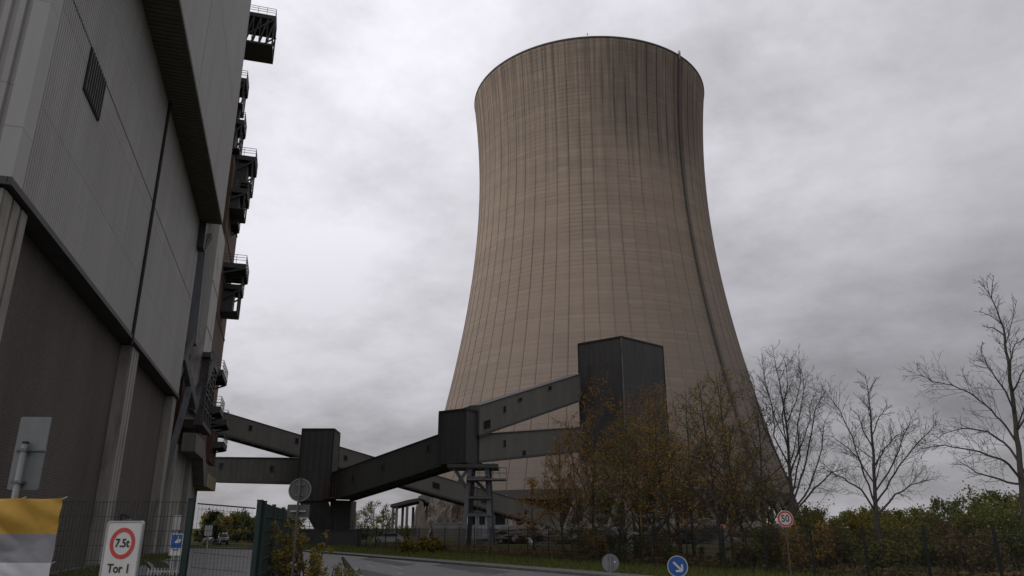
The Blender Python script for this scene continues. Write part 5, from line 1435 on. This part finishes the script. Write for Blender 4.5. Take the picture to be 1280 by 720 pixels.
# ------------------------------------------------------------------ parked cars far off
def car(name, label, loc, rz, paint, group=None):
    root = thing(name, label, 'car', loc, rz, group)
    prof = [(-2.1,.30),(-2.15,.62),(-2.0,.86),(-1.1,.98),(-.35,1.42),(1.0,1.46),(1.75,1.05),(2.1,.95),(2.15,.45),(2.05,.28)]
    m = MB()
    ys = [(-.84,.0),(-.78,.0),(.78,.0),(.84,.0)]
    n = len(prof)
    vs = []
    for k,y in enumerate((-.80,-.86,.86,.80)):
        for (x,z) in prof:
            yy = y*(.80 if z > 1.1 else .97 if z > .9 else 1.0); vs.append((x*(1 if k in (1,2) else .985), yy, z if k in (1,2) else z))
    fs = []
    for k in range(3):
        for i in range(n): fs.append((k*n+i,k*n+(i+1)%n,(k+1)*n+(i+1)%n,(k+1)*n+i))
    fs += [tuple(range(n)), tuple(range(4*n-1,3*n-1,-1))]
    m.add(vs, fs); recalc(m.build('body', M[paint], root, local=True))
    g = MB()
    for s in (-1,1): g.prism([(-.95,s*.845,1.0),(-.35,s*.74,1.36),(.95,s*.74,1.38),(1.45,s*.845,1.04)],(0,s*.012,0))
    g.prism([(-1.08,-.66,1.01),(-1.08,.66,1.01),(-.42,.58,1.40),(-.42,-.58,1.40)],(-.015,0,.02)); g.prism([(1.72,-.66,1.09),(1.72,.66,1.09),(1.08,.58,1.44),(1.08,-.58,1.44)],(.015,0,.02))
    recalc(g.build('windows', M['glass'], root, local=True))
    for x in (-1.35,1.32):
        for s in (-1,1):
            w = MB(); w.disc((x,s*.80,.31),(0,s,0),.31,.2,20); wo = w.build('wheel', M['rubber'], root, local=True)
            w = MB(); w.disc((x,s*.905,.31),(0,s,0),.19,.02,16); w.build('rim', M['galv'], wo, local=True)
    for s in (-1,1):
        h = MB(); h.obox((-2.1,s*.6,.72),(.05,0,0),(0,.16,0),(0,0,.07)); h.build('headlight', M['lens'], root, local=True)
        h = MB(); h.obox((2.12,s*.66,.82),(.03,0,0),(0,.12,0),(0,0,.08)); h.build('tail_light', M['red_sign'], root, local=True)
    return root
car('parked_car', 'white parked car in front of the far columned canopy', on_ground(486,112), R(8), 'car_white')
car('parked_car', 'dark parked car in the far yard seen through the gate', on_ground(278,104), R(112), 'car_dark')
car('parked_car', 'white parked car in the far yard behind the notice board', on_ground(268,100), R(104), 'car_white')
# bare lamp-less pole and gantry near the transfer tower
p = on_ground(444,96); m = MB(); m.tube([(p.x,96,0),(p.x,96,at(444,655,96).z)],.09,8); m.bar((p.x-.2,96,at(444,666,96).z),(p.x+2.6,96,at(444,666,96).z),.12); m.bar((p.x+2.5,96,0),(p.x+2.5,96,at(444,666,96).z-.06),.1); tag(m.build('height_gauge', M['galv'], None, origin=(p.x,96,0)), 'pale pole with crossbar standing right of the flat-faced transfer tower', 'barrier')
